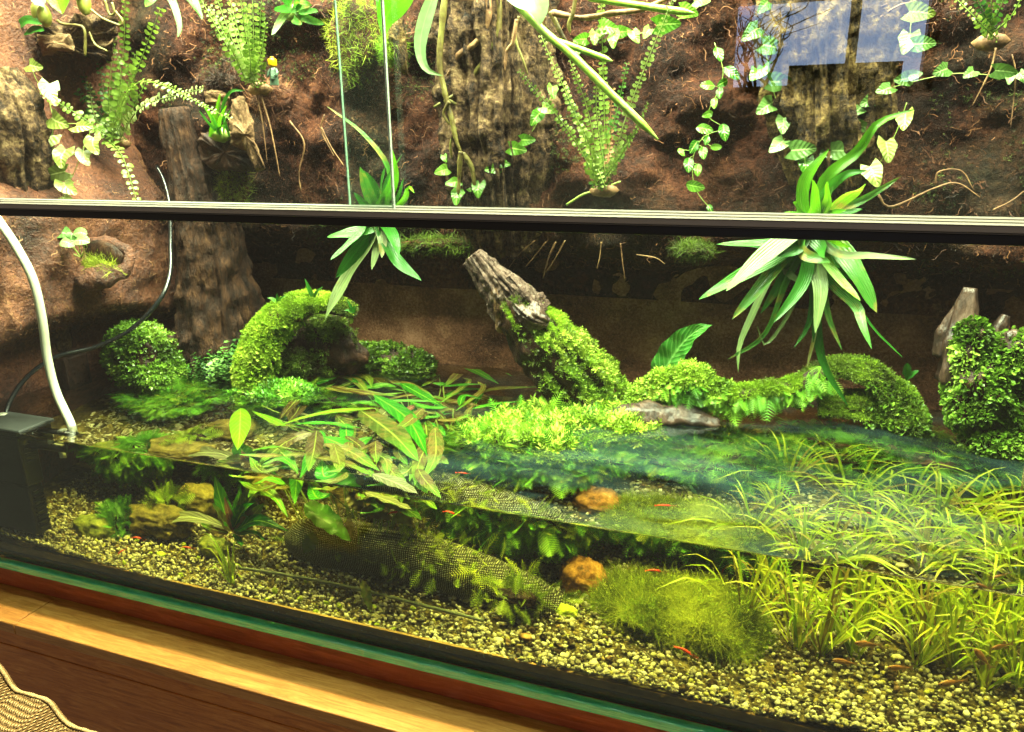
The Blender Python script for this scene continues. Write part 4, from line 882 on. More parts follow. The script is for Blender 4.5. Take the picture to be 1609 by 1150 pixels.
for k, (px, py, sz, an) in enumerate([(97, 368, 30, 10), (126, 368, 22, 0), (88, 383, 26, 160), (106, 383, 28, 40), (128, 380, 26, 10), (113, 372, 20, 100)]):
    c = P(px, py, .19-.004*k); s = scl(c); a = math.radians(an); d = CR*math.cos(a)-CU*math.sin(a)*.5
    V, F, uv = leaf_vf([c-d*sz*s*.5, c+np.array([0, 0, .003]), c+d*sz*s*.5], sz*s*.85, look(c, .8), 6, 'oval', .15); lf = mk('leaf', V, F, m_heart, t, uv=uv)
    V, F = tube_vf(spline([P(128, 405, .215), c+np.array([0, .01, -.01]), c], 8), .0008, 5); mk('petiole', V, F, m_stem, lf)

# ------------------------------------------------------------------ orchids and their roots
oc = thing('orchid', P(790, -40, .34), 'orchid at the top centre with green leaves and long aerial roots', 'orchid')
for k, (pts, w, m, pf, fc) in enumerate([
    ([(650, -45, .36), (622, 0, .35), (606, 30, .345), (603, 58, .34)], 46, m_orchid, 'lance', (.2, .4)), ([(690, -30, .35), (668, 30, .34), (660, 75, .335), (670, 108, .335), (696, 119, .34)], 22, m_orchidp, 'lance', (0, .0)),
    ([(790, -60, .33), (822, -20, .325), (845, 10, .32), (848, 40, .32)], 66, m_orchidp, 'lance', (0, .2)), ([(590, -50, .40), (598, -10, .39), (600, 50, .385)], 18, m_orchid, 'strap', (0, .2))]):
    sp = PP(pts); V, F, uv = leaf_vf(sp, w*scl(sp[-1]), look(sp[1], fc[1], fc[0]), 6, pf, .3, 0, 1, k, 16); mk('leaf', V, F, m, oc, uv=uv)
roots = [([(700, -20), (694, 50), (691, 100), (700, 150), (709, 185), (717, 220), (726, 242)], 5.2, m_root), ([(765, -20), (767, 30), (750, 65), (722, 85), (712, 105), (702, 119)], 5.5, m_rootbr), ([(782, -20), (785, 30), (780, 60), (760, 95), (735, 130), (710, 152), (682, 168)], 4.6, m_root),
    ([(812, 30), (806, 65), (796, 82), (793, 112)], 3.4, m_rootbr), ([(815, 25), (810, 60), (822, 95), (830, 118)], 2.0, m_root), ([(865, 18), (880, 50), (891, 70), (893, 90)], 4, m_root), ([(905, -10), (900, 20), (894, 38), (896, 52)], 3.2, m_root), ([(868, 20), (915, 28), (965, 20), (1010, 14), (1060, -8)], 4.6, m_rootbr), ([(855, 25), (852, 45), (868, 60)], 3.4, m_rootbr),
    ([(724, 238), (722, 270), (720, 306)], 3.8, m_root), ([(728, 240), (742, 266), (746, 298)], 3.8, m_root), ([(727, 240), (730, 275), (728, 312)], 3.2, m_rootbr), ([(706, 160), (697, 178), (706, 196)], 2.6, m_root), ([(717, 200), (708, 225), (710, 250)], 2.4, m_root), ([(706, 158), (718, 165), (722, 172)], 2.4, m_root)]
for k, (pts, w, m) in enumerate(roots):
    Y = .40+.012*(k % 3); sp = spline(PP([(x, y, Y+.01*i/len(pts)) for i, (x, y) in enumerate(pts)]), 30); rr = w*scl(sp[0])
    V, F = tube_vf(sp, np.interp(np.linspace(0, 1, 30), [0, .85, 1], [rr, rr*.85, rr*.35]), 9, True, .25, 60, k); mk('aerial_root', V, F, m, oc)
for pts, w in (([(793, -15, .34), (850, 45, .335), (905, 92, .335), (965, 152, .34), (1034, 219, .36)], 6.2), ([(858, 58, .38), (905, 75, .38), (962, 96, .385)], 5), ([(925, -4, .40), (1000, 8, .40), (1092, 21, .405)], 5.6)):
    sp = spline(PP(pts), 40); rr = w*scl(sp[0]); V, F = tube_vf(sp, np.interp(np.linspace(0, 1, 40), [0, .9, 1], [rr, rr, rr*.2]), 12, True, .08, 50, 2); mk('aerial_root', V, F, m_rootg, oc)
ob = thing('orchid', P(70, 50, .33), 'orchid with yellow-green bulbs on the cork ledge at top left', 'orchid')
for (px, py, rx, rz) in ((70, 25, 10, 17), (58, 20, 8, 16), (132, 5, 10, 18)):
    c = P(px, py, .31); s = scl(c); V, F = blob_vf(c, (rx*s, rx*s, rz*s), 3, .08); mk('bulb', V, F, m_bulb, ob)
for k, (pts, w, m) in enumerate([([(68, 10), (58, -5), (45, -30)], 22, m_orchidp), ([(88, -40), (90, -5), (98, 22)], 42, m_orchid), ([(66, 38), (42, 32), (18, 51)], 15, m_strap), ([(70, 48), (55, 46), (37, 55)], 12, m_strap), ([(128, 0), (118, -20), (100, -40)], 20, m_orchid)]):
    sp = PP([(x, y, .30) for x, y in pts]); V, F, uv = leaf_vf(sp, w*scl(sp[0]), look(sp[1], .4), 6, 'lance', .25); mk('leaf', V, F, m, ob, uv=uv)
for pts, w in (([(143, 15), (160, 28), (178, 36), (190, 40), (192, 32), (182, 18)], 2), ([(165, 0), (172, 22), (180, 20), (176, 4)], 2), ([(90, 32), (100, 38), (122, 40), (133, 48), (134, 88)], 2.2), ([(140, 50), (150, 70), (168, 80)], 1.6)):
    sp = spline(PP([(x, y, .30) for x, y in pts]), 24); V, F = tube_vf(sp, w*scl(sp[0]), 7, True, .15, 60); mk('aerial_root', V, F, m_root, ob)

# ------------------------------------------------------------------ roots hanging on the walls
hr = [([(402, 142), (412, 190), (420, 255)], 1.6), ([(408, 145), (425, 200), (440, 278)], 1.8), ([(455, 190), (478, 225), (470, 270), (473, 300)], 1.5), ([(510, 180), (505, 205), (525, 245)], 1.3), ([(505, 200), (520, 230), (540, 260)], 1.2),
      ([(1565, 75), (1556, 110), (1528, 166)], 1.7), ([(1590, 85), (1596, 120), (1588, 200)], 1.3), ([(1380, 305), (1400, 325), (1470, 295), (1505, 288), (1540, 310)], 2.4), ([(1470, 290), (1475, 270), (1510, 268), (1530, 298)], 1.3), ([(1560, 330), (1590, 315), (1609, 300)], 1.6),
      ([(840, 378), (815, 400), (800, 420)], 1.3), ([(858, 380), (838, 405), (825, 420)], 1.3), ([(873, 380), (862, 405), (853, 438)], 1.6), ([(888, 378), (870, 410), (856, 430)], 1.3), ([(945, 380), (942, 405), (938, 422)], 1.4), ([(975, 382), (978, 410), (982, 440)], 1.2), ([(778, 375), (773, 395), (768, 408)], 1.5), ([(1000, 400), (1030, 405), (1045, 415)], 1.0), ([(1340, 60), (1400, 15), (1440, 0)], 2.2), ([(1290, 80), (1325, 40), (1395, 5)], 2.0), ([(890, 322), (915, 306), (935, 300), (975, 285)], 2.2)]
labs = ['left of two long root tips hanging under the dense fern', 'right of two long root tips hanging under the dense fern', 'pale forked root on the wall left of the glass edge', 'short curved root just left of the glass edge', 'thin root slanting behind the glass edge',
    'slanting root tip at upper right under the corner fern', 'long thin root dropping at the far right wall', 'looping brown runner root at lower right above the rail', 'arched thin root over the looping runner root', 'root end at the right edge just above the rail',
    'leftmost of the slanting roots above the splintered log', 'second slanting root right above the splintered log', 'longest hairy root hanging below the rail at centre', 'thin root beside the longest hairy root below the rail', 'straight root hanging below the rail right of centre', 'faint root hanging left of the big strap plant', 'short root touching the splintered tip of the log', 'tiny pale root on the dark panel left of the big strap plant', 'brown runner root crossing the right bark at the top', 'lower runner root crossing the window reflection', 'short green runner lying just above the rail below the tall fern']
for k, (pts, w) in enumerate(hr):
    Y = .40 if pts[0][0] < 460 else (.462 if pts[0][1] < 360 else .49); sp = spline(PP([(x, y, Y) for x, y in pts]), 20)
    V, F = tube_vf(sp, np.interp(np.linspace(0, 1, 20), [0, 1], [w, w*.5])*scl(sp[0]), 6, True, .3, 80, k)
    lower = pts[0][1] > 360
    mk('hanging_root', V, F, m_stem if k == 20 else m_rootbr, label=labs[k], cat='root', group='roots below the rail' if lower else 'roots on the upper wall')
# root ball moss under the dense fern
t = thing('moss_ledge', P(365, 140, .42), 'brown mossy root ball under the dense upright fern', 'moss')
b = join([blob_vf(P(362, 133, .44), (.055, .035, .02), 3, .4, 9, 4), blob_vf(P(425, 155, .45), (.05, .035, .03), 3, .4, 9, 5)]); mk('root_ball', b[0], b[1], m_wall, t)
grow('moss', b, hair(3, .03, .9), 3500, .016, m_rootlet, t, None, 5, .2, .9, kind='stuff')
for (px, py, Y, rx, rz, lb, m) in ((370, 290, .47, 22, 38, 'golden moss tuft on the wall just above the rail under the cork block', m_ball), (560, 60, .47, 40, 60, 'mossy patch on the wall between the two glass edges', m_ball), (620, 75, .455, 14, 18, 'moss clump on the golden cork plate', m_moss), (1090, 392, .46, 28, 8, 'moss strip under the rail left of the big strap plant', m_mossdk), (690, 385, .47, 60, 10, 'mossy lip of the wall under the rail at centre', m_mossdk)):
    c = P(px, py, Y+.02); s = scl(c); b = blob_vf(c, (rx*s, .025, rz*s), 3, .5, 9, px); t = thing('moss_patch', c, lb, 'moss'); mk('patch_core', b[0], b[1], m_wall, t)
    grow('moss', b, hair(3, .035, .9), 1600, .012, m, t, lambda c_, n: (n[:, 1] < .3)*1.0, px, .2, .8, kind='stuff')

# toy figure beside the dense fern
c = P(430, 118, .385); s = scl(c); t = thing('toy_figure', c, 'tiny toy figure with yellow head beside the dense fern', 'toy')
m_yel = plain('toy_yellow', 'f0b400', .3, .5); m_toyg = plain('toy_grey_green', '4c6450', .4, .5)
V, F = tube_vf([c+np.array([0, 0, z*s]) for z in (12, 13.5, 15, 22, 23.5, 24)], [s*3, s*6, s*6.6, s*6.6, s*6, s*3], 20); hd = mk('head', V, F, m_yel, t)
V, F = tube_vf([c+np.array([0, 0, z*s]) for z in (24, 26.5)], s*3, 14); mk('head_stud', V, F, m_yel, hd)
V, F = tube_vf([c+np.array([0, 0, z*s]) for z in (-6, -2, 8, 11)], [s*7, s*7.5, s*6, s*4.5], 4); mk('torso', V, F, m_toyg, t, smooth=False)
for sg in (-1, 1):
    V, F = tube_vf([c+np.array([sg*5*s, 0, 9*s]), c+np.array([sg*8*s, -.001, 4*s]), c+np.array([sg*8*s, -.006, -2*s])], s*2.2, 8); mk('arm', V, F, m_toyg, t)
    V, F = box_vf(c+np.array([sg*3.3*s, 0, -10*s]), (6*s, 6*s, 9*s)); mk('leg', V, F, m_toyg, t, smooth=False)
for sg in (-1, 1):
    V, F = blob_vf(c+np.array([sg*2.2*s, 0, 19*s])+unit(CAM-c)*s*6.3, (s*.8, s*.8, s*.8), 1, 0); mk('eye', V, F, m_eye, hd)
# ------------------------------------------------------------------ leafy water plant at the surface
k1 = .1865
def uz(x, y, z): return UW(x, y, z=z)
def f1(*p): return [(400+a*k1, 560+b*k1) for a, b in p]
wp = thing('water_plant', (-.62, .26, .09), 'broad-leaved water plant spreading green and brown leaves below the surface at centre left', 'water plant')
leaves = [
  (f1((950, 440), (600, 470), (230, 570)), 12, m_cy), (f1((240, 575), (120, 520), (0, 470)), 13, m_cy), ([(378, 646), (377, 672), (374, 702)], 40, m_cy), (f1((820, 250), (600, 310), (370, 410)), 18, m_cg), (f1((640, 270), (900, 300), (1150, 330)), 18, m_cb),
  (f1((700, 80), (830, 170), (960, 260)), 20, m_cg), (f1((960, 265), (1080, 240), (1180, 255)), 18, m_cg), (f1((1150, 190), (1320, 260), (1500, 345)), 23, m_cm), (f1((1010, 375), (1300, 372), (1600, 382)), 9, m_cg), (f1((830, 390), (940, 390), (1050, 425)), 12, m_cg), (f1((370, 565), (600, 560), (850, 595)), 13, m_cg),
  (f1((230, 430), (350, 470), (480, 500)), 12, m_cp), (f1((530, 630), (300, 700), (60, 890)), 24, m_cb), (f1((520, 650), (500, 790), (460, 940)), 34, m_cb), (f1((770, 580), (775, 660), (780, 750)), 28, m_cg), (f1((600, 690), (770, 760), (955, 855)), 28, m_cg), (f1((980, 680), (900, 720), (830, 800)), 20, m_cg),
  (f1((1020, 720), (1020, 800), (1030, 880)), 26, m_cb), (f1((930, 480), (1150, 640), (1345, 845)), 46, m_cm), (f1((1190, 400), (1110, 460), (1040, 530)), 24, m_cp), (f1((1140, 470), (1140, 580), (1150, 690)), 28, m_cg), (f1((1370, 400), (1290, 450), (1220, 500)), 16, m_cr), (f1((1440, 560), (1450, 760), (1370, 960)), 38, m_cm), (f1((1330, 610), (1420, 680), (1500, 745)), 16, m_cg),
  (f1((1430, 470), (1320, 530), (1220, 605)), 26, m_cb), (f1((1600, 450), (1510, 490), (1420, 550)), 18, m_cg), (f1((1450, 560), (1540, 600), (1600, 665)), 16, m_cg), (f1((1070, 890), (1150, 960), (1210, 1045)), 30, m_cb), (f1((1240, 920), (1350, 1020), (1445, 1135)), 33, m_cm), (f1((1030, 900), (980, 1010), (900, 1125)), 34, m_cb), (f1((690, 980), (590, 1010), (480, 1065)), 24, m_cg), (f1((520, 850), (730, 890), (955, 985)), 26, m_cm),
  (f1((1020, 1000), (1180, 1060), (1350, 1145)), 30, m_cp), (f1((1050, 885), (1150, 855), (1260, 875)), 12, m_cg), (f1((1480, 850), (1550, 865), (1620, 900)), 22, m_cb), (f1((1600, 240), (1560, 230), (1500, 225)), 12, m_cg), (f1((300, 480), (400, 280), (600, 170)), 24, m_cm), (f1((700, 500), (820, 530), (940, 520)), 18, m_cb), (f1((280, 860), (180, 900), (60, 930)), 20, m_cb), (f1((200, 760), (100, 770), (0, 790)), 14, m_cg),
  ([(722, 573), (748, 583), (778, 600)], 16, m_cg), ([(727, 580), (715, 592), (700, 606)], 16, m_cm), ([(761, 606), (752, 622), (738, 643)], 15, m_cg), ([(747, 641), (780, 634), (820, 631)], 9, m_cg), ([(702, 622), (730, 612), (760, 612)], 13, m_cg), ([(690, 660), (715, 660), (735, 652)], 14, m_cm), ([(700, 640), (672, 640), (650, 632)], 15, m_cg), ([(655, 612), (640, 605), (620, 602)], 14, m_cg), ([(560, 600), (540, 590), (520, 575)], 13, m_cg)]
r = np.random.default_rng(8)
root = np.array([-.62, .26, .085])
for q_ in range(64):      # more leaves of the same kind lying between
    pts, w, m = leaves[int(r.integers(3, 50))]; o = r.normal(size=2)*np.array([26, 14]); leaves.append(([(x+o[0]+r.normal()*8, y+o[1]+r.normal()*5) for x, y in pts], w*.85, (m_cg, m_cb, m_cm, m_cb)[int(r.integers(0, 4))]))
for k, (pts, w, m) in enumerate(leaves):
    pts = [(pts[1][0]+(x-pts[1][0])*1.18, pts[1][1]+(y-pts[1][1])*1.18) for x, y in pts]
    z = .250-.055*r.random() if m is not m_cy else .254
    sp = np.array([uz(x, y, z-.012*(i/2)*r.random()) for i, (x, y) in enumerate(pts)]); sc_ = scl(sp[1])*1.02
    V, F, uv = leaf_vf(sp, w*sc_*(.80 if abs(pts[2][0]-pts[0][0]) < abs(pts[2][1]-pts[0][1]) else 1.05), unit(np.array([.25*r.normal(), -.1+.2*r.normal(), 1])), 6, 'lance', .12, .06, 3, k, 15)
    lf = mk('leaf', V, F, m, wp, uv=uv)
    if k % 3 == 0:
        b = np.array([sp[0][0]*.5+root[0]*.5, sp[0][1]*.5+root[1]*.5, .07]); V, F = tube_vf(spline([b, (b+sp[0])/2+np.array([.02, 0, .02]), sp[0]], 10), .0014, 6); mk('petiole', V, F, m_stem, lf)
g1 = lambda *p: [(440+a*k1, 760+b*k1) for a, b in p]
wp2 = thing('water_plant', UW(366, 842, y=.17), 'small rosette of green and brown leaves rooted in the gravel at left', 'water plant')
for k, (pts, w, m) in enumerate([
  ([(366, 832), (290, 812), (205, 838)], 18, m_cp), ([(364, 835), (348, 815), (334, 790)], 18, m_cb), ([(366, 832), (380, 805), (400, 790)], 24, m_cg), ([(368, 834), (405, 818), (452, 834)], 24, m_cg), ([(368, 832), (400, 775), (428, 778), (452, 812)], 28, m_cm), ([(368, 838), (400, 838), (416, 850)], 12, m_cg), ([(366, 832), (372, 800), (378, 762)], 16, m_cg), ([(362, 832), (345, 780), (338, 748)], 26, m_cg), ([(360, 838), (330, 830), (315, 822)], 14, m_cb), ([(372, 836), (392, 815), (415, 790)], 20, m_cm), ([(366, 836), (360, 810), (352, 780)], 14, m_cr), ([(366, 838), (376, 850), (380, 858)], 10, m_cg)]):
    sp = np.array([UW(x, y, y=.17-.03*i*r.random()) for i, (x, y) in enumerate(pts)]); V, F, uv = leaf_vf(sp, w*scl(sp[1])*1.1, look(sp[1], .5, .3*r.normal()), 6, 'lance', .2, .05, 3, k, 14); mk('leaf', V, F, m, wp2, uv=uv)
for k, (pts, w, m, lb) in enumerate([(g1((200, 170), (420, 330), (600, 485)), 38, m_cg, 'large green leaf drooping in front of the net hose'), (g1((560, 95), (640, 160), (685, 240)), 26, m_cb, 'brown leaf tip hanging just under the water line'), (g1((690, 230), (830, 250), (955, 315)), 22, m_cb, 'wavy brown leaf above the net hose'), (g1((800, 130), (980, 180), (1172, 275)), 18, m_cm, 'long wavy olive leaf under the water line'),
     (g1((950, 290), (1050, 300), (1140, 375)), 18, m_cb, 'dark brown leaf beside the hanging water moss'), (g1((570, 285), (585, 360), (605, 455)), 13, m_cb, 'narrow brown leaf standing before the net hose'), (g1((265, 405), (250, 490), (200, 585)), 23, m_cm, 'small torn yellow leaf at the left end of the net hose'), (g1((690, 810), (730, 950), (770, 1090)), 17, m_cm, 'faded leaf leaning on the gravel before the net hose')]):
    sp = np.array([UW(x, y, y=.115 if k != 7 else .06) for x, y in pts]); V, F, uv = leaf_vf(sp, w*scl(sp[1])*1.1, look(sp[1], .3, .3), 6, 'lance', .2, .10, 4, k, 16); mk('drooping_leaf', V, F, m, label=lb, cat='leaf')

# ------------------------------------------------------------------ net-covered hose on the floor
def net_mat():
    t = NT('hose_net'); v = t.geo((1, 1, 1)); br = t.n('ShaderNodeTexVoronoi'); br.inputs['Scale'].default_value = 260; t.l(v, br.inputs['Vector'])
    w = t.n('ShaderNodeTexWave'); w.inputs['Scale'].default_value = 85; w.inputs['Distortion'].default_value = 2.2; w.bands_direction = 'X'; t.l(v, w.inputs[0])
    w2 = t.n('ShaderNodeTexWave'); w2.inputs['Scale'].default_value = 105; w2.inputs['Distortion'].default_value = 2.2; w2.bands_direction = 'Z'; t.l(v, w2.inputs[0])
    h = t.math('MULTIPLY', w.outputs[1], w2.outputs[1]); h = t.math('ADD', h, t.math('MULTIPLY', br.outputs[0], .3))
    col = t.ramp(h, [(.1, '222016'), (.45, '66644e'), (.9, 'a8a688')]); n = t.noise(14, 3, .5, v); col = t.mix(t.ramp(n, [(.5, '000000'), (.75, '888888')]), col, lin('5c5a20'))
    return t.done(t.pbr(col, .8, .2, t.bump(h, 1, .003)))
m_net = net_mat()
hs = thing('net_hose', (-.5, .16, .05), 'dark hose wrapped in fine netting lying on the gravel', 'hose')
hp = spline([(-.78, .20, .07), (-.70, .195, .080), (-.56, .19, .082), (-.43, .185, .072), (-.30, .17, .055), (-.24, .165, .040)], 60); hrad = np.interp(np.linspace(0, 1, 60), [0, .05, .14, .6, .85, 1], [.018, .036, .047, .045, .034, .012])
hv = tube_vf(hp, hrad, 32, True, .06, 14, 3); mk('netting', hv[0], hv[1], m_net, hs)
grow('moss', hv, feather(9), 150, .030, m_javay, hs, lambda c_, n: (n[:, 1] < .3)*(n[:, 2] > -.2)*(.15+(c_[:, 0] > -.56)), 91, -.5, .5, kind='stuff')
# thin rod added to imitate the reflected streak across the gravel before the hose
m_streak = plain('streak_grey', '5c604c', .3, .5)
V, F = tube_vf(spline([UW(375, 892, z=.05), UW(460, 905, z=.05), UW(560, 925, z=.05), UW(660, 950, z=.05), UW(760, 975, z=.052)], 40), .0032, 10); mk('reflection_streak', V, F, m_streak, label='thin rod standing in for the reflected streak before the net hose', cat='tube')

# ------------------------------------------------------------------ water moss masses
def mass(name, c, r_, label, layers, seed, filt=None, core=m_wooddk):
    t = thing(name, c, label, 'moss'); b = blob_vf(c, r_, 4, .45, 10, seed); mk('moss_core', b[0], b[1], core, t)
    for k, (nm, tm, n, sz, mat, up, jit) in enumerate(layers): grow(nm, b, tm, n, sz, mat, t, filt, seed*7+k, up, jit, kind='stuff')
wet = lambda c_, n: (c_[:, 2] < WZ+.006)*1.0
mass('hanging_moss', (-.385, .30, .165), (.15, .075, .045), 'feathery water moss hanging over the net hose', [('fronds', feather(12, .3, .05), 2300, .036, m_java, -.25, .6), ('fine_moss', feather(9, .3, .05), 2600, .024, m_javay, .1, .8)], 3, wet)
mass('water_moss', (-.10, .42, .14), (.15, .09, .035), 'dark drifting water moss under the low mossy branch', [('fronds', feather(9, .3, .04), 2400, .034, m_java, .1, .8), ('fine_moss', feather(9, .3, .05), 1200, .024, m_javay, .1, .8)], 4, wet)
mass('water_moss', (.24, .50, .16), (.22, .08, .035), 'dark water moss at back right below the stump', [('fronds', feather(9, .3, .04), 2600, .034, m_java, .15, .8)], 5, wet)
mass('hanging_moss', (-1.20, .33, .185), (.10, .075, .05), 'green water moss hanging beside the pump outlet', [('fronds', feather(12, .3, .05), 2200, .032, m_java, -.1, .8), ('fine_moss', feather(9, .3, .05), 1200, .024, m_javay, .1, .8)], 6, wet)
mass('water_moss', (-1.14, .17, .06), (.035, .03, .018), 'low dark moss clump on the gravel near the pump', [('fronds', feather(11, .3, .05), 500, .026, m_java, .2, .8)], 7, wet)
mass('water_moss', (-.93, .40, .16), (.12, .06, .035), 'submerged moss below the mossy arch', [('fronds', feather(9, .3, .05), 1700, .03, m_java, .1, .8)], 8, wet)
mass('feather_moss', UW(262, 792, y=.2), (.02, .018, .014), 'small yellow-green feathery moss tuft left of the rosette', [('fronds', feather(10, .34, .06), 70, .034, m_javay, .2, .6)], 9, wet)
mass('feather_moss', UW(815, 940, y=.12), (.035, .02, .012), 'thin yellowish moss at the right end of the net hose', [('fronds', feather(10, .3, .04), 110, .028, m_javay, .3, .6)], 10, wet)
# moss mound
t = thing('moss_mound', (-.09, .20, .05), 'rounded olive moss mound with combed fibres beside the orange stone', 'moss')
b = blob_vf((-.09, .205, .042), (.118, .092, .058), 4, .3, 9, 12); mk('mound_core', b[0], b[1], rough_mat('mound_base', [(.2, '202808'), (.6, '444c10'), (.9, '6a7020')], 40, 160, .8, .003, .9, .1), t)
grow('fibres', b, hair(3, .022, 1.1), 30000, .02, m_ball, t, lambda c_, n: (n[:, 2] > -.3)*1.0, 71, .15, .30, .3, kind='stuff', extra=lambda p, n, r: np.array([.75, -.25, .1]))
grow('tips', b, sprig(4, .3, .1), 4000, .014, m_javay, t, lambda c_, n: (n[:, 2] > -.2)*(.3+sstep(0, .3, fbm(c_*20, 2, 2))), 72, .5, .4, kind='stuff')

# ------------------------------------------------------------------ stones
def stone(name, c, r_, mat, label, seed, amp=.22, cat='stone'):
    V, F = blob_vf(c, r_, 4, amp, 9, seed); V = V+.0016*fbm(V*160, 3, seed)[:, None]; return mk(name, V, F, mat, label=label, cat=cat)
stone('stone', (-.25, .245, .072), (.042, .034, .036), m_stone_o, 'orange pitted stone against the moss mound', 3)
stone('stone', UW(337, 860, z=.052), (.032, .026, .022), m_stone_g, 'round olive stone below the leaf rosette', 4)
stone('stone', UW(888, 962, z=.052), (.018, .014, .014), m_stone_y, 'lime green algae-covered stone below the orange stone', 5)
stone('stone', UW(150, 830, z=.05), (.05, .035, .026), m_stone_g, 'mossy brown stone near the pump', 6)
stone('stone', UW(315, 790, z=.085), (.055, .04, .035), m_stone_b, 'brown rock behind the leaf rosette', 7)
stone('stone', UW(285, 705, z=.075), (.075, .045, .03), m_stone_b, 'low tan mound added in place of yellow ripple light at left', 8, .3)  # tan mound stands in for yellow caustic light under the ripples
# single pebbles that stand out of the gravel
pb = [(828, 1001, 11, m_pebt, 'tan orange pebble in the gravel at front centre'), (783, 1006, 9, m_pebw, 'white oval pebble beside the tan one at front centre'), (887, 1030, 8, m_pebw, 'cream pebble right of the tan pebble'), (933, 1042, 8, m_pebw, 'white pebble in the gravel below the moss mound'), (1411, 1033, 8, m_pebw, 'white pebble among the water grass'), (253, 871, 8, m_pebg, 'bright lime pebble in the gravel at left')]
for px, py, sz, m, lb in pb:
    c = UW(px, py, z=.045); s = scl(c)
    for it in range(4): c = UW(px, py, z=float(bed_h(c[0], c[1]))+.004)
    V, F = blob_vf(c, (sz*s, sz*s*.75, sz*s*.6), 3, .14, 8, px); mk('pebble', V, F, m, label=lb, cat='pebble', group='single pebbles')
r = np.random.default_rng(31); k = 0
for sub, n_, m, lb, x0, x1 in (('dark', 46, m_pebb, 'round dark algae-tufted pebble scattered in the front right gravel', 760, 1600), ('pale', 40, m_pebw, 'pale rounded pebble scattered through the gravel', 80, 1600), ('lime', 24, m_pebg, 'lime tinted pebble scattered along the left front gravel', 80, 600)):
    shp = []
    for i in range(4):
        V, F = blob_vf((0, 0, 0), (1, .8, .65), 2, .16, 8, 50+i+k); me_o = mk('pebble', V, F, m); shp.append(me_o.data); bpy.data.objects.remove(me_o)
    for i in range(n_):
        px = x0+(x1-x0)*r.random(); x = (px-1125)/1045 if px > 300 else -1.15+.0008*px
        yy = .012+.16*r.random()**1.5; c = (x, yy, float(bed_h(np.array(x), np.array(yy)))+.004); o = bpy.data.objects.new('pebble', shp[i % 4]); COL.objects.link(o); o.location = c
        s = (.0042+.0035*r.random())*(1.25 if sub == 'dark' else 1); o.scale = (s, s, s); o.rotation_euler = (r.normal()*.4, r.normal()*.4, r.random()*6)
        fin(o, None, lb, 'pebble', 'scattered %s pebbles' % sub)
    k += 10

# ------------------------------------------------------------------ water grass
gr = [(1290, 1030, 1.0, 'water grass rosette standing nearest the front glass right of the mound'), (1208, 970, .7, 'short water grass sprout at the right foot of the moss mound'), (1225, 930, 1.1, 'arching water grass rosette behind the moss mound'), (1330, 960, 1.2, 'tall dense water grass rosette in the middle of the right bed'), (1470, 1000, 1.3, 'large yellow water grass rosette leaning right'), (1560, 960, 1.3, 'yellow water grass rosette at the right edge'), (1400, 930, 1.1, 'water grass rosette behind the large yellow one'), (1595, 1075, .7, 'low water grass rosette in the bottom right corner'), (1440, 1050, .8, 'low spreading water grass before the large yellow rosette'), (1130, 870, 1.0, 'water grass growing behind the top of the moss mound'), (990, 870, .9, 'water grass leaning over the orange stone'), (1500, 900, 1.2, 'water grass at the back right of the bed'), (1350, 890, 1.0, 'water grass at the back of the bed behind the tall rosette'), (1600, 920, 1.1, 'water grass at the far right back'), (1260, 880, .9, 'water grass sprout behind the arching rosette'), (362, 895, .6, 'tiny grass sprout in front of the olive stone'), (1180, 850, .9, 'water grass at the back between moss mound and dark moss'), (1420, 985, 1.0, 'water grass between the tall rosette and the large yellow one'), (1530, 1010, 1.1, 'water grass right of the large yellow rosette'), (1370, 1000, .9, 'water grass just right of the nearest rosette'), (1450, 880, 1.1, 'water grass far back in the middle of the right bed'), (1560, 890, 1.2, 'water grass far back near the right edge'), (1250, 985, .7, 'small water grass left of the nearest rosette'), (1290, 920, 1.0, 'water grass behind the nearest rosette'), (1605, 1010, 1.0, 'water grass cut by the right picture edge'), (1080, 860, .7, 'short water grass over the crest of the moss mound'), (1545, 1080, .6, 'sprout of water grass in the bottom right gravel')]
r = np.random.default_rng(77)
for px, py, sz, lb in gr:
    c = UW(px, py, z=.05)
    if c[1] > .52: c = np.array([c[0]*.9, .50, .09])
    c[2] = float(bed_h(np.array(c[0]), np.array(c[1])))-.004
    t = thing('water_grass', c, lb, 'water grass'); n = int(16+9*sz)
    for k in range(n):
        a = r.random()*2*np.pi; L = (.10+.11*r.random())*sz; o = .2+1.15*r.random(); d = np.array([math.cos(a)*o, math.sin(a)*o*.7, 1.0])
        tip = c+unit(d)*L; tip[2] = min(tip[2]-.25*L*o, WZ-.012); tip[1] = max(tip[1], .012); m1 = c+(tip-c)*.55+np.array([0, 0, L*.26]); m1[1] = max(m1[1], .01); m1[2] = min(m1[2], WZ-.01)
        V, F, uv = leaf_vf([c+r.normal(size=3)*.003, m1, tip], (.0028+.0022*r.random())*(.8+.3*sz), unit(np.array([math.cos(a)*-.6, math.sin(a)*-.6-.5, .7])), 2, 'strap', .25, 0, 1, k, 8); mk('blade', V, F, m_grassd if r.random() < .12 else m_grass, t, uv=uv)

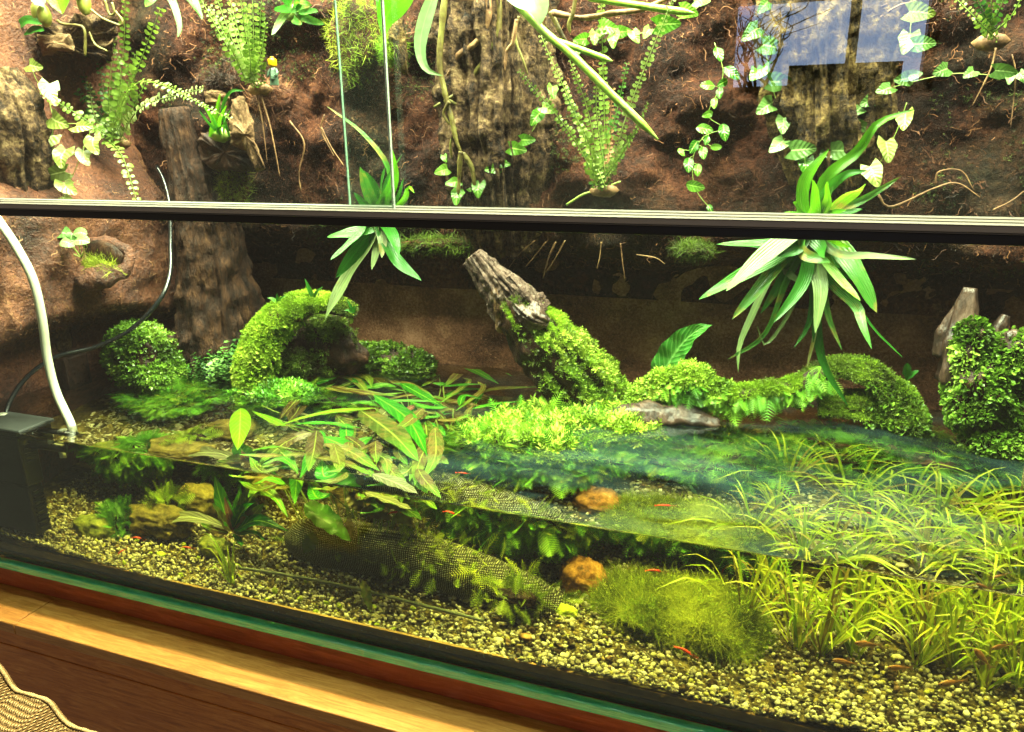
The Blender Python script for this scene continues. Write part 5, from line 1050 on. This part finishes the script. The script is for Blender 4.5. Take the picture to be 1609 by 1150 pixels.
# ------------------------------------------------------------------ shrimps and fish
def shrimp(px, py, ang, L, label, y=None, z=None, up=.006):
    L *= .82; c = UW(px, py, y=y, z=z); t = thing('shrimp', c, label, 'shrimp'); a = math.radians(ang); d = unit(CR*math.cos(a)-CU*math.sin(a)); n_ = np.array([0, 0, 1.0]); n_ = unit(n_-(n_@d)*d); sd = np.cross(d, n_)
    q_ = np.linspace(-.5, .5, 13); path = np.array([c+d*L*v+n_*L*(.10-.5*v*v*(1 if v < 0 else .35)) for v in q_]); rad = L*np.interp(q_, [-.5, -.42, -.2, .05, .28, .42, .5], [.03, .055, .085, .10, .105, .07, .015])
    rad = rad*(1+.07*np.cos(q_*60)); V, F = tube_vf(path, rad, 10); bd = mk('body', V, F, m_shrimp, t)
    tail = []
    for s_ in (-1, 0, 1): tail.append(leaf_vf([path[0]+d*L*.03, path[0]-d*L*.09+sd*s_*L*.05, path[0]-d*L*.15+sd*s_*L*.1-n_*L*.04], L*.07, n_+sd*.01, 2, 'oval', .1, n=5)[:2])
    V, F = join(tail); mk('tail_fan', V, F, m_shrimp, t)
    ant = [tube_vf(spline([path[-1], path[-1]+d*L*.25+n_*L*.12*s_+sd*L*.08*s_, path[-1]+d*L*.55+sd*L*.25*s_], 8), L*.007, 4) for s_ in (-1, 1)]; V, F = join(ant); mk('antennae', V, F, m_shrimp, t)
    lg_ = [tube_vf(spline([path[9-i]-n_*L*.05, path[9-i]-n_*L*.13+d*L*.04+sd*L*.05*s_, path[9-i]-n_*L*.2+d*L*.02+sd*L*.07*s_], 5), L*.009, 4) for i in range(4) for s_ in (-1, 1)]; V, F = join(lg_); mk('legs', V, F, m_shrimp, t)
    for s_ in (-1, 1): V, F = blob_vf(path[-2]+sd*s_*L*.05+n_*L*.04, (L*.022,)*3, 1, 0); mk('eye', V, F, m_eye, bd)
for a in ((1028, 898, 5, .028, 'red shrimp on top of the moss mound', None, .118), (1074, 1023, 28, .028, 'red shrimp at the lower right of the moss mound', .075, None), (215, 846, 5, .024, 'red shrimp on the left gravel below the brown rock', None, .056), (190, 868, -35, .020, 'dark red shrimp on the front gravel at far left', None, .046), (293, 861, 5, .022, 'red shrimp beside the olive stone', None, .055), (1140, 893, -50, .022, 'dark red shrimp behind the moss mound among grass', None, .09), (1357, 945, 5, .024, 'red shrimp inside the tall water grass', None, .09), (706, 806, 15, .022, 'red shrimp sitting in the hanging water moss', .17, None), (618, 806, -10, .02, 'red shrimp at the end of the wavy brown leaves', .12, None)):
    shrimp(*a[:5], y=a[5], z=a[6])
def fish(px, py, ang, L, label, y):
    c = UW(px, py, y=y); t = thing('fish', c, label, 'fish'); a = math.radians(ang); d = unit(CR*math.cos(a)-CU*math.sin(a)+np.array([0, -.15, 0])); n_ = np.array([0, 0, 1.0]); n_ = unit(n_-(n_@d)*d); sd = np.cross(d, n_)
    q_ = np.linspace(0, 1, 16); hh = L*np.interp(q_, [0, .06, .2, .42, .7, .86, 1], [.01, .055, .105, .125, .07, .035, .03]); th = np.linspace(0, 2*np.pi, 12, endpoint=False)
    V = np.array([[c+d*L*(.5-v*.82)+n_*h*math.sin(x)+sd*h*.5*math.cos(x) for x in th] for v, h in zip(q_, hh)]).reshape(-1, 3); i = np.arange(15)[:, None]*12; j = np.arange(12)[None]; k = (j+1) % 12
    bd = mk('body', V, np.stack([i+j, i+12+j, i+12+k, i+k], -1).reshape(-1, 4), m_fish, t)
    def fin_(nm, pts):
        p = np.array([c+d*L*x+n_*L*z for x, z in pts]); e = sd*L*.006; n = len(p); Vv = np.vstack([p+e, p-e]); m_ = [[0, i, i+1] for i in range(1, n-1)]; m2 = [[n, n+i+1, n+i] for i in range(1, n-1)]
        mk(nm, Vv, np.array(m_+m2), m_fin, t, smooth=False)
    fin_('tail_fin', [(-.31, 0), (-.33, .03), (-.52, .13), (-.45, 0), (-.52, -.13), (-.33, -.03)]); fin_('dorsal_fin', [(.02, .10), (-.06, .22), (-.13, .20), (-.16, .06)]); fin_('anal_fin', [(-.05, -.09), (-.13, -.2), (-.2, -.16), (-.24, -.05)]); fin_('pectoral_fin', [(.2, -.08), (.1, -.17), (.13, -.09)])
    for s_ in (-1, 1): V, F = blob_vf(c+d*L*.41+n_*L*.015+sd*s_*L*.035, (L*.024,)*3, 1, 0); mk('eye', V, F, m_eye, bd)
for a in ((1365, 1012, 185, .040, 'brown fish with raised fin before the tall water grass', .12), (1328, 1040, 190, .036, 'pale brown fish low over the gravel at centre right', .09), (1415, 1049, 180, .036, 'brown fish over the gravel left of the low grass', .09), (1498, 1072, 170, .042, 'brown fish near the bottom right gravel', .09), (1545, 1035, 230, .036, 'brown fish diving at the right among grass', .13), (1575, 1015, 165, .032, 'small orange fish at the right edge among grass', .16), (1455, 1000, 60, .030, 'small orange fish behind the large yellow grass', .22)):
    fish(*a)

# ------------------------------------------------------------------ pump, tube, cable
pu = thing('pump', (-1.27, .04, .06), 'black internal filter pump standing in the left front corner', 'pump')
x0, x1, y0, y1 = -1.36, -1.250, .012, .075
def pbox(nm, a, b, m, bev=.003):
    a, b = np.array(a), np.array(b); V, F = box_vf((a+b)/2, b-a); o = mk(nm, V, F, m, pu, smooth=False); bevel(o, bev); return o
pbox('housing', (x0, y0, .155), (x1, y1, .255), m_pump, .005); pbox('basket', (x0+.004, y0+.004, .055), (x1-.004, y1-.004, .1545), m_pump, .005)
pbox('lid', (x0-.004, y0-.004, .2555), (x1+.004, y1+.004, .266), m_pumptop, .003)
for k in range(8):
    z = .066+k*.0105; pbox('slot_rib', (x1-.0035, y0+.012, z), (x1+.0025, y1-.012, z+.0045), m_pump, .001)
for k in range(5):
    z = .20+k*.0085; pbox('slot_rib', (x1+.0005, y0+.012, z), (x1+.0035, y1-.012, z+.0035), m_pump, .001)
V, F = tube_vf([(x1-.01, .05, .232), (x1+.03, .05, .236), (x1+.085, .052, .236)], .009, 16); mk('outlet_pipe', V, F, m_black, pu)
V, F = tube_vf([(x1+.052, .05, .24), (x1+.056, .05, .252), (x1+.06, .05, .256)], .007, 12); mk('outlet_nozzle', V, F, m_tube, pu)
sp = [P(-25, 318, .05), P(0, 350, .052), P(28, 392, .056), P(52, 440, .06), P(66, 500, .064), P(74, 560, .068), P(88, 615, .070), PZ(112, 668, WZ)]
sp.append(sp[-1]+np.array([.006, -.002, -.05])); V, F = tube_vf(spline(sp, 60), 6.2*.0012, 16); mk('air_tube', V, F, m_tube, label='white silicone tube dropping into the water at left', cat='tube')
sp = [P(246, 262, .44), P(258, 285, .43), P(266, 320, .41), P(268, 380, .38), P(267, 430, .34), P(250, 472, .30), P(205, 518, .26), P(150, 545, .22), P(90, 560, .17), P(45, 590, .13), P(16, 630, .09), P(5, 672, .06)]
V, F = tube_vf(spline(sp, 90), 3.4*.0013, 12); mk('power_cable', V, F, m_cable, label='black cable curving down the left wall to the pump', cat='cable')
V, F = tube_vf([P(5, 650, .062), P(5, 664, .061), P(4, 684, .06)], 5.5*.00125, 12); mk('cable_plug', V, F, m_tube, label='white connector where the black cable meets the pump', cat='connector')

# ------------------------------------------------------------------ cloth in the corner
t = thing('woven_cloth', P(60, 1120, -.33), 'rumpled beige woven cloth with pale hem in the lower left corner', 'cloth')
top = [(-60, 990), (-20, 1030), (0, 1050), (22, 1082), (45, 1091), (75, 1101), (90, 1120), (108, 1138), (140, 1150), (190, 1165)]
tp = spline(PP([(x, y, -.30) for x, y in top]), 50); n = 50
rows = []
for k in range(16):
    v = k/15; rows.append(tp+np.array([-.05*v-.06*v*v, -.20*v, -.15*v+.02*math.sin(v*3.0)])+(.006*np.sin(np.linspace(0, 14, n)+v*4)*v)[:, None]*np.array([.3, -.5, .8]))
rows = np.array(rows); V = rows.reshape(-1, 3); i = np.arange(15)[:, None]*n; j = np.arange(n-1)[None]
mk('weave', V, np.stack([i+j, i+n+j, i+n+j+1, i+j+1], -1).reshape(-1, 4), m_cloth, t)
V, F = tube_vf(tp, .0026, 10, True, .25, 160, 3); mk('hem', V, F, m_hem, t)
bk = tp+np.array([.001, .005, -.003]); V = np.vstack([tp, bk, bk+np.array([0, .01, -.05])]); j = np.arange(n-1); mk('lining', V, np.vstack([np.stack([j, j+1, n+j+1, n+j], -1), np.stack([n+j, n+j+1, 2*n+j+1, 2*n+j], -1)]), m_lining, t)

# ------------------------------------------------------------------ window of the room, seen only as a reflection in the glass door
DW = 3.2
def mir(px, py, D=DW): p = P(px, py, D); return np.array([p[0], -p[1], p[2]])
def sky_mat():
    t = NT('window_sky'); e = t.n('ShaderNodeEmission'); n = t.noise(.9, 3, .5, t.geo()); t.l(t.ramp(n, [(.35, '7f93c8'), (.65, 'aebce0')]), e.inputs[0]); e.inputs[1].default_value = 7; return t.done(e.outputs[0])
m_sky = sky_mat(); m_wframe = plain('window_frame_brown', '4a3424', .5, .4); m_twig = plain('bare_twig', '1c1712', .9, .1); m_roof = plain('far_roof', '3c3a44', .9, .1)
a, b = mir(1160, 8), mir(1445, 128); wx0, wx1, wz0, wz1 = min(a[0], b[0]), max(a[0], b[0]), min(a[2], b[2]), max(a[2], b[2])
cx, cz = (wx0+wx1)/2, (wz0+wz1)/2
V, F = box_vf((cx, -4.4, cz+.2), (3.4, .02, 3.0)); 
win = thing('window', (cx, -DW, wz0), 'brown framed window with blue daylight reflected in the glass door', 'window')
def wbar(nm, x0, x1, z0, z1, y=-DW, d=.05, m=m_wframe): V, F = box_vf(((x0+x1)/2, y, (z0+z1)/2), (x1-x0, d, z1-z0)); mk(nm, V, F, m, win, smooth=False)
fw = .05
wbar('frame_side', wx0-fw, wx0, wz0-fw, wz1+fw); wbar('frame_side', wx1, wx1+fw, wz0-fw, wz1+fw); wbar('frame_head', wx0, wx1, wz1, wz1+fw); wbar('frame_sill', wx0, wx1, wz0-fw, wz0)
mx = mir(1340, 60)[0]; wbar('mullion', mx-.022, mx+.022, wz0, wz1)
wbar('bright_sky_pane', wx0, wx1, wz0, wz1, -DW-.06, .01, m_sky)
wbar('far_roof', mir(1420, 100)[0], mir(1240, 100)[0], wz0, mir(1340, 98)[2], -DW-.045, .012, m_roof) if mir(1420, 100)[0] < mir(1240, 100)[0] else wbar('far_roof', mir(1240, 100)[0], mir(1420, 100)[0], wz0, mir(1340, 98)[2], -DW-.045, .012, m_roof)
r = np.random.default_rng(2); tw = []
for k in range(9):
    p0 = np.array([mir(1165+55*r.random(), 120)[0], -DW-.035, wz0]); p1 = p0+np.array([.12*r.normal(), 0, (wz1-wz0)*(.6+.4*r.random())]); tw.append(tube_vf(spline([p0, (p0+p1)/2+np.array([.04*r.normal(), 0, 0]), p1], 12), np.linspace(.008, .002, 12), 6))
    for q_ in range(4):
        f = .3+.6*r.random(); s_ = p0+(p1-p0)*f; tw.append(tube_vf(spline([s_, s_+np.array([.06*r.normal(), 0, .07]), s_+np.array([.13*r.normal(), 0, .16])], 8), np.linspace(.004, .001, 8), 5))
V, F = join(tw); V[:, 0] = np.clip(V[:, 0], wx0+.005, wx1-.005); V[:, 2] = np.clip(V[:, 2], wz0, wz1-.005); mk('bare_branches', V, F, m_twig, win, kind='stuff')
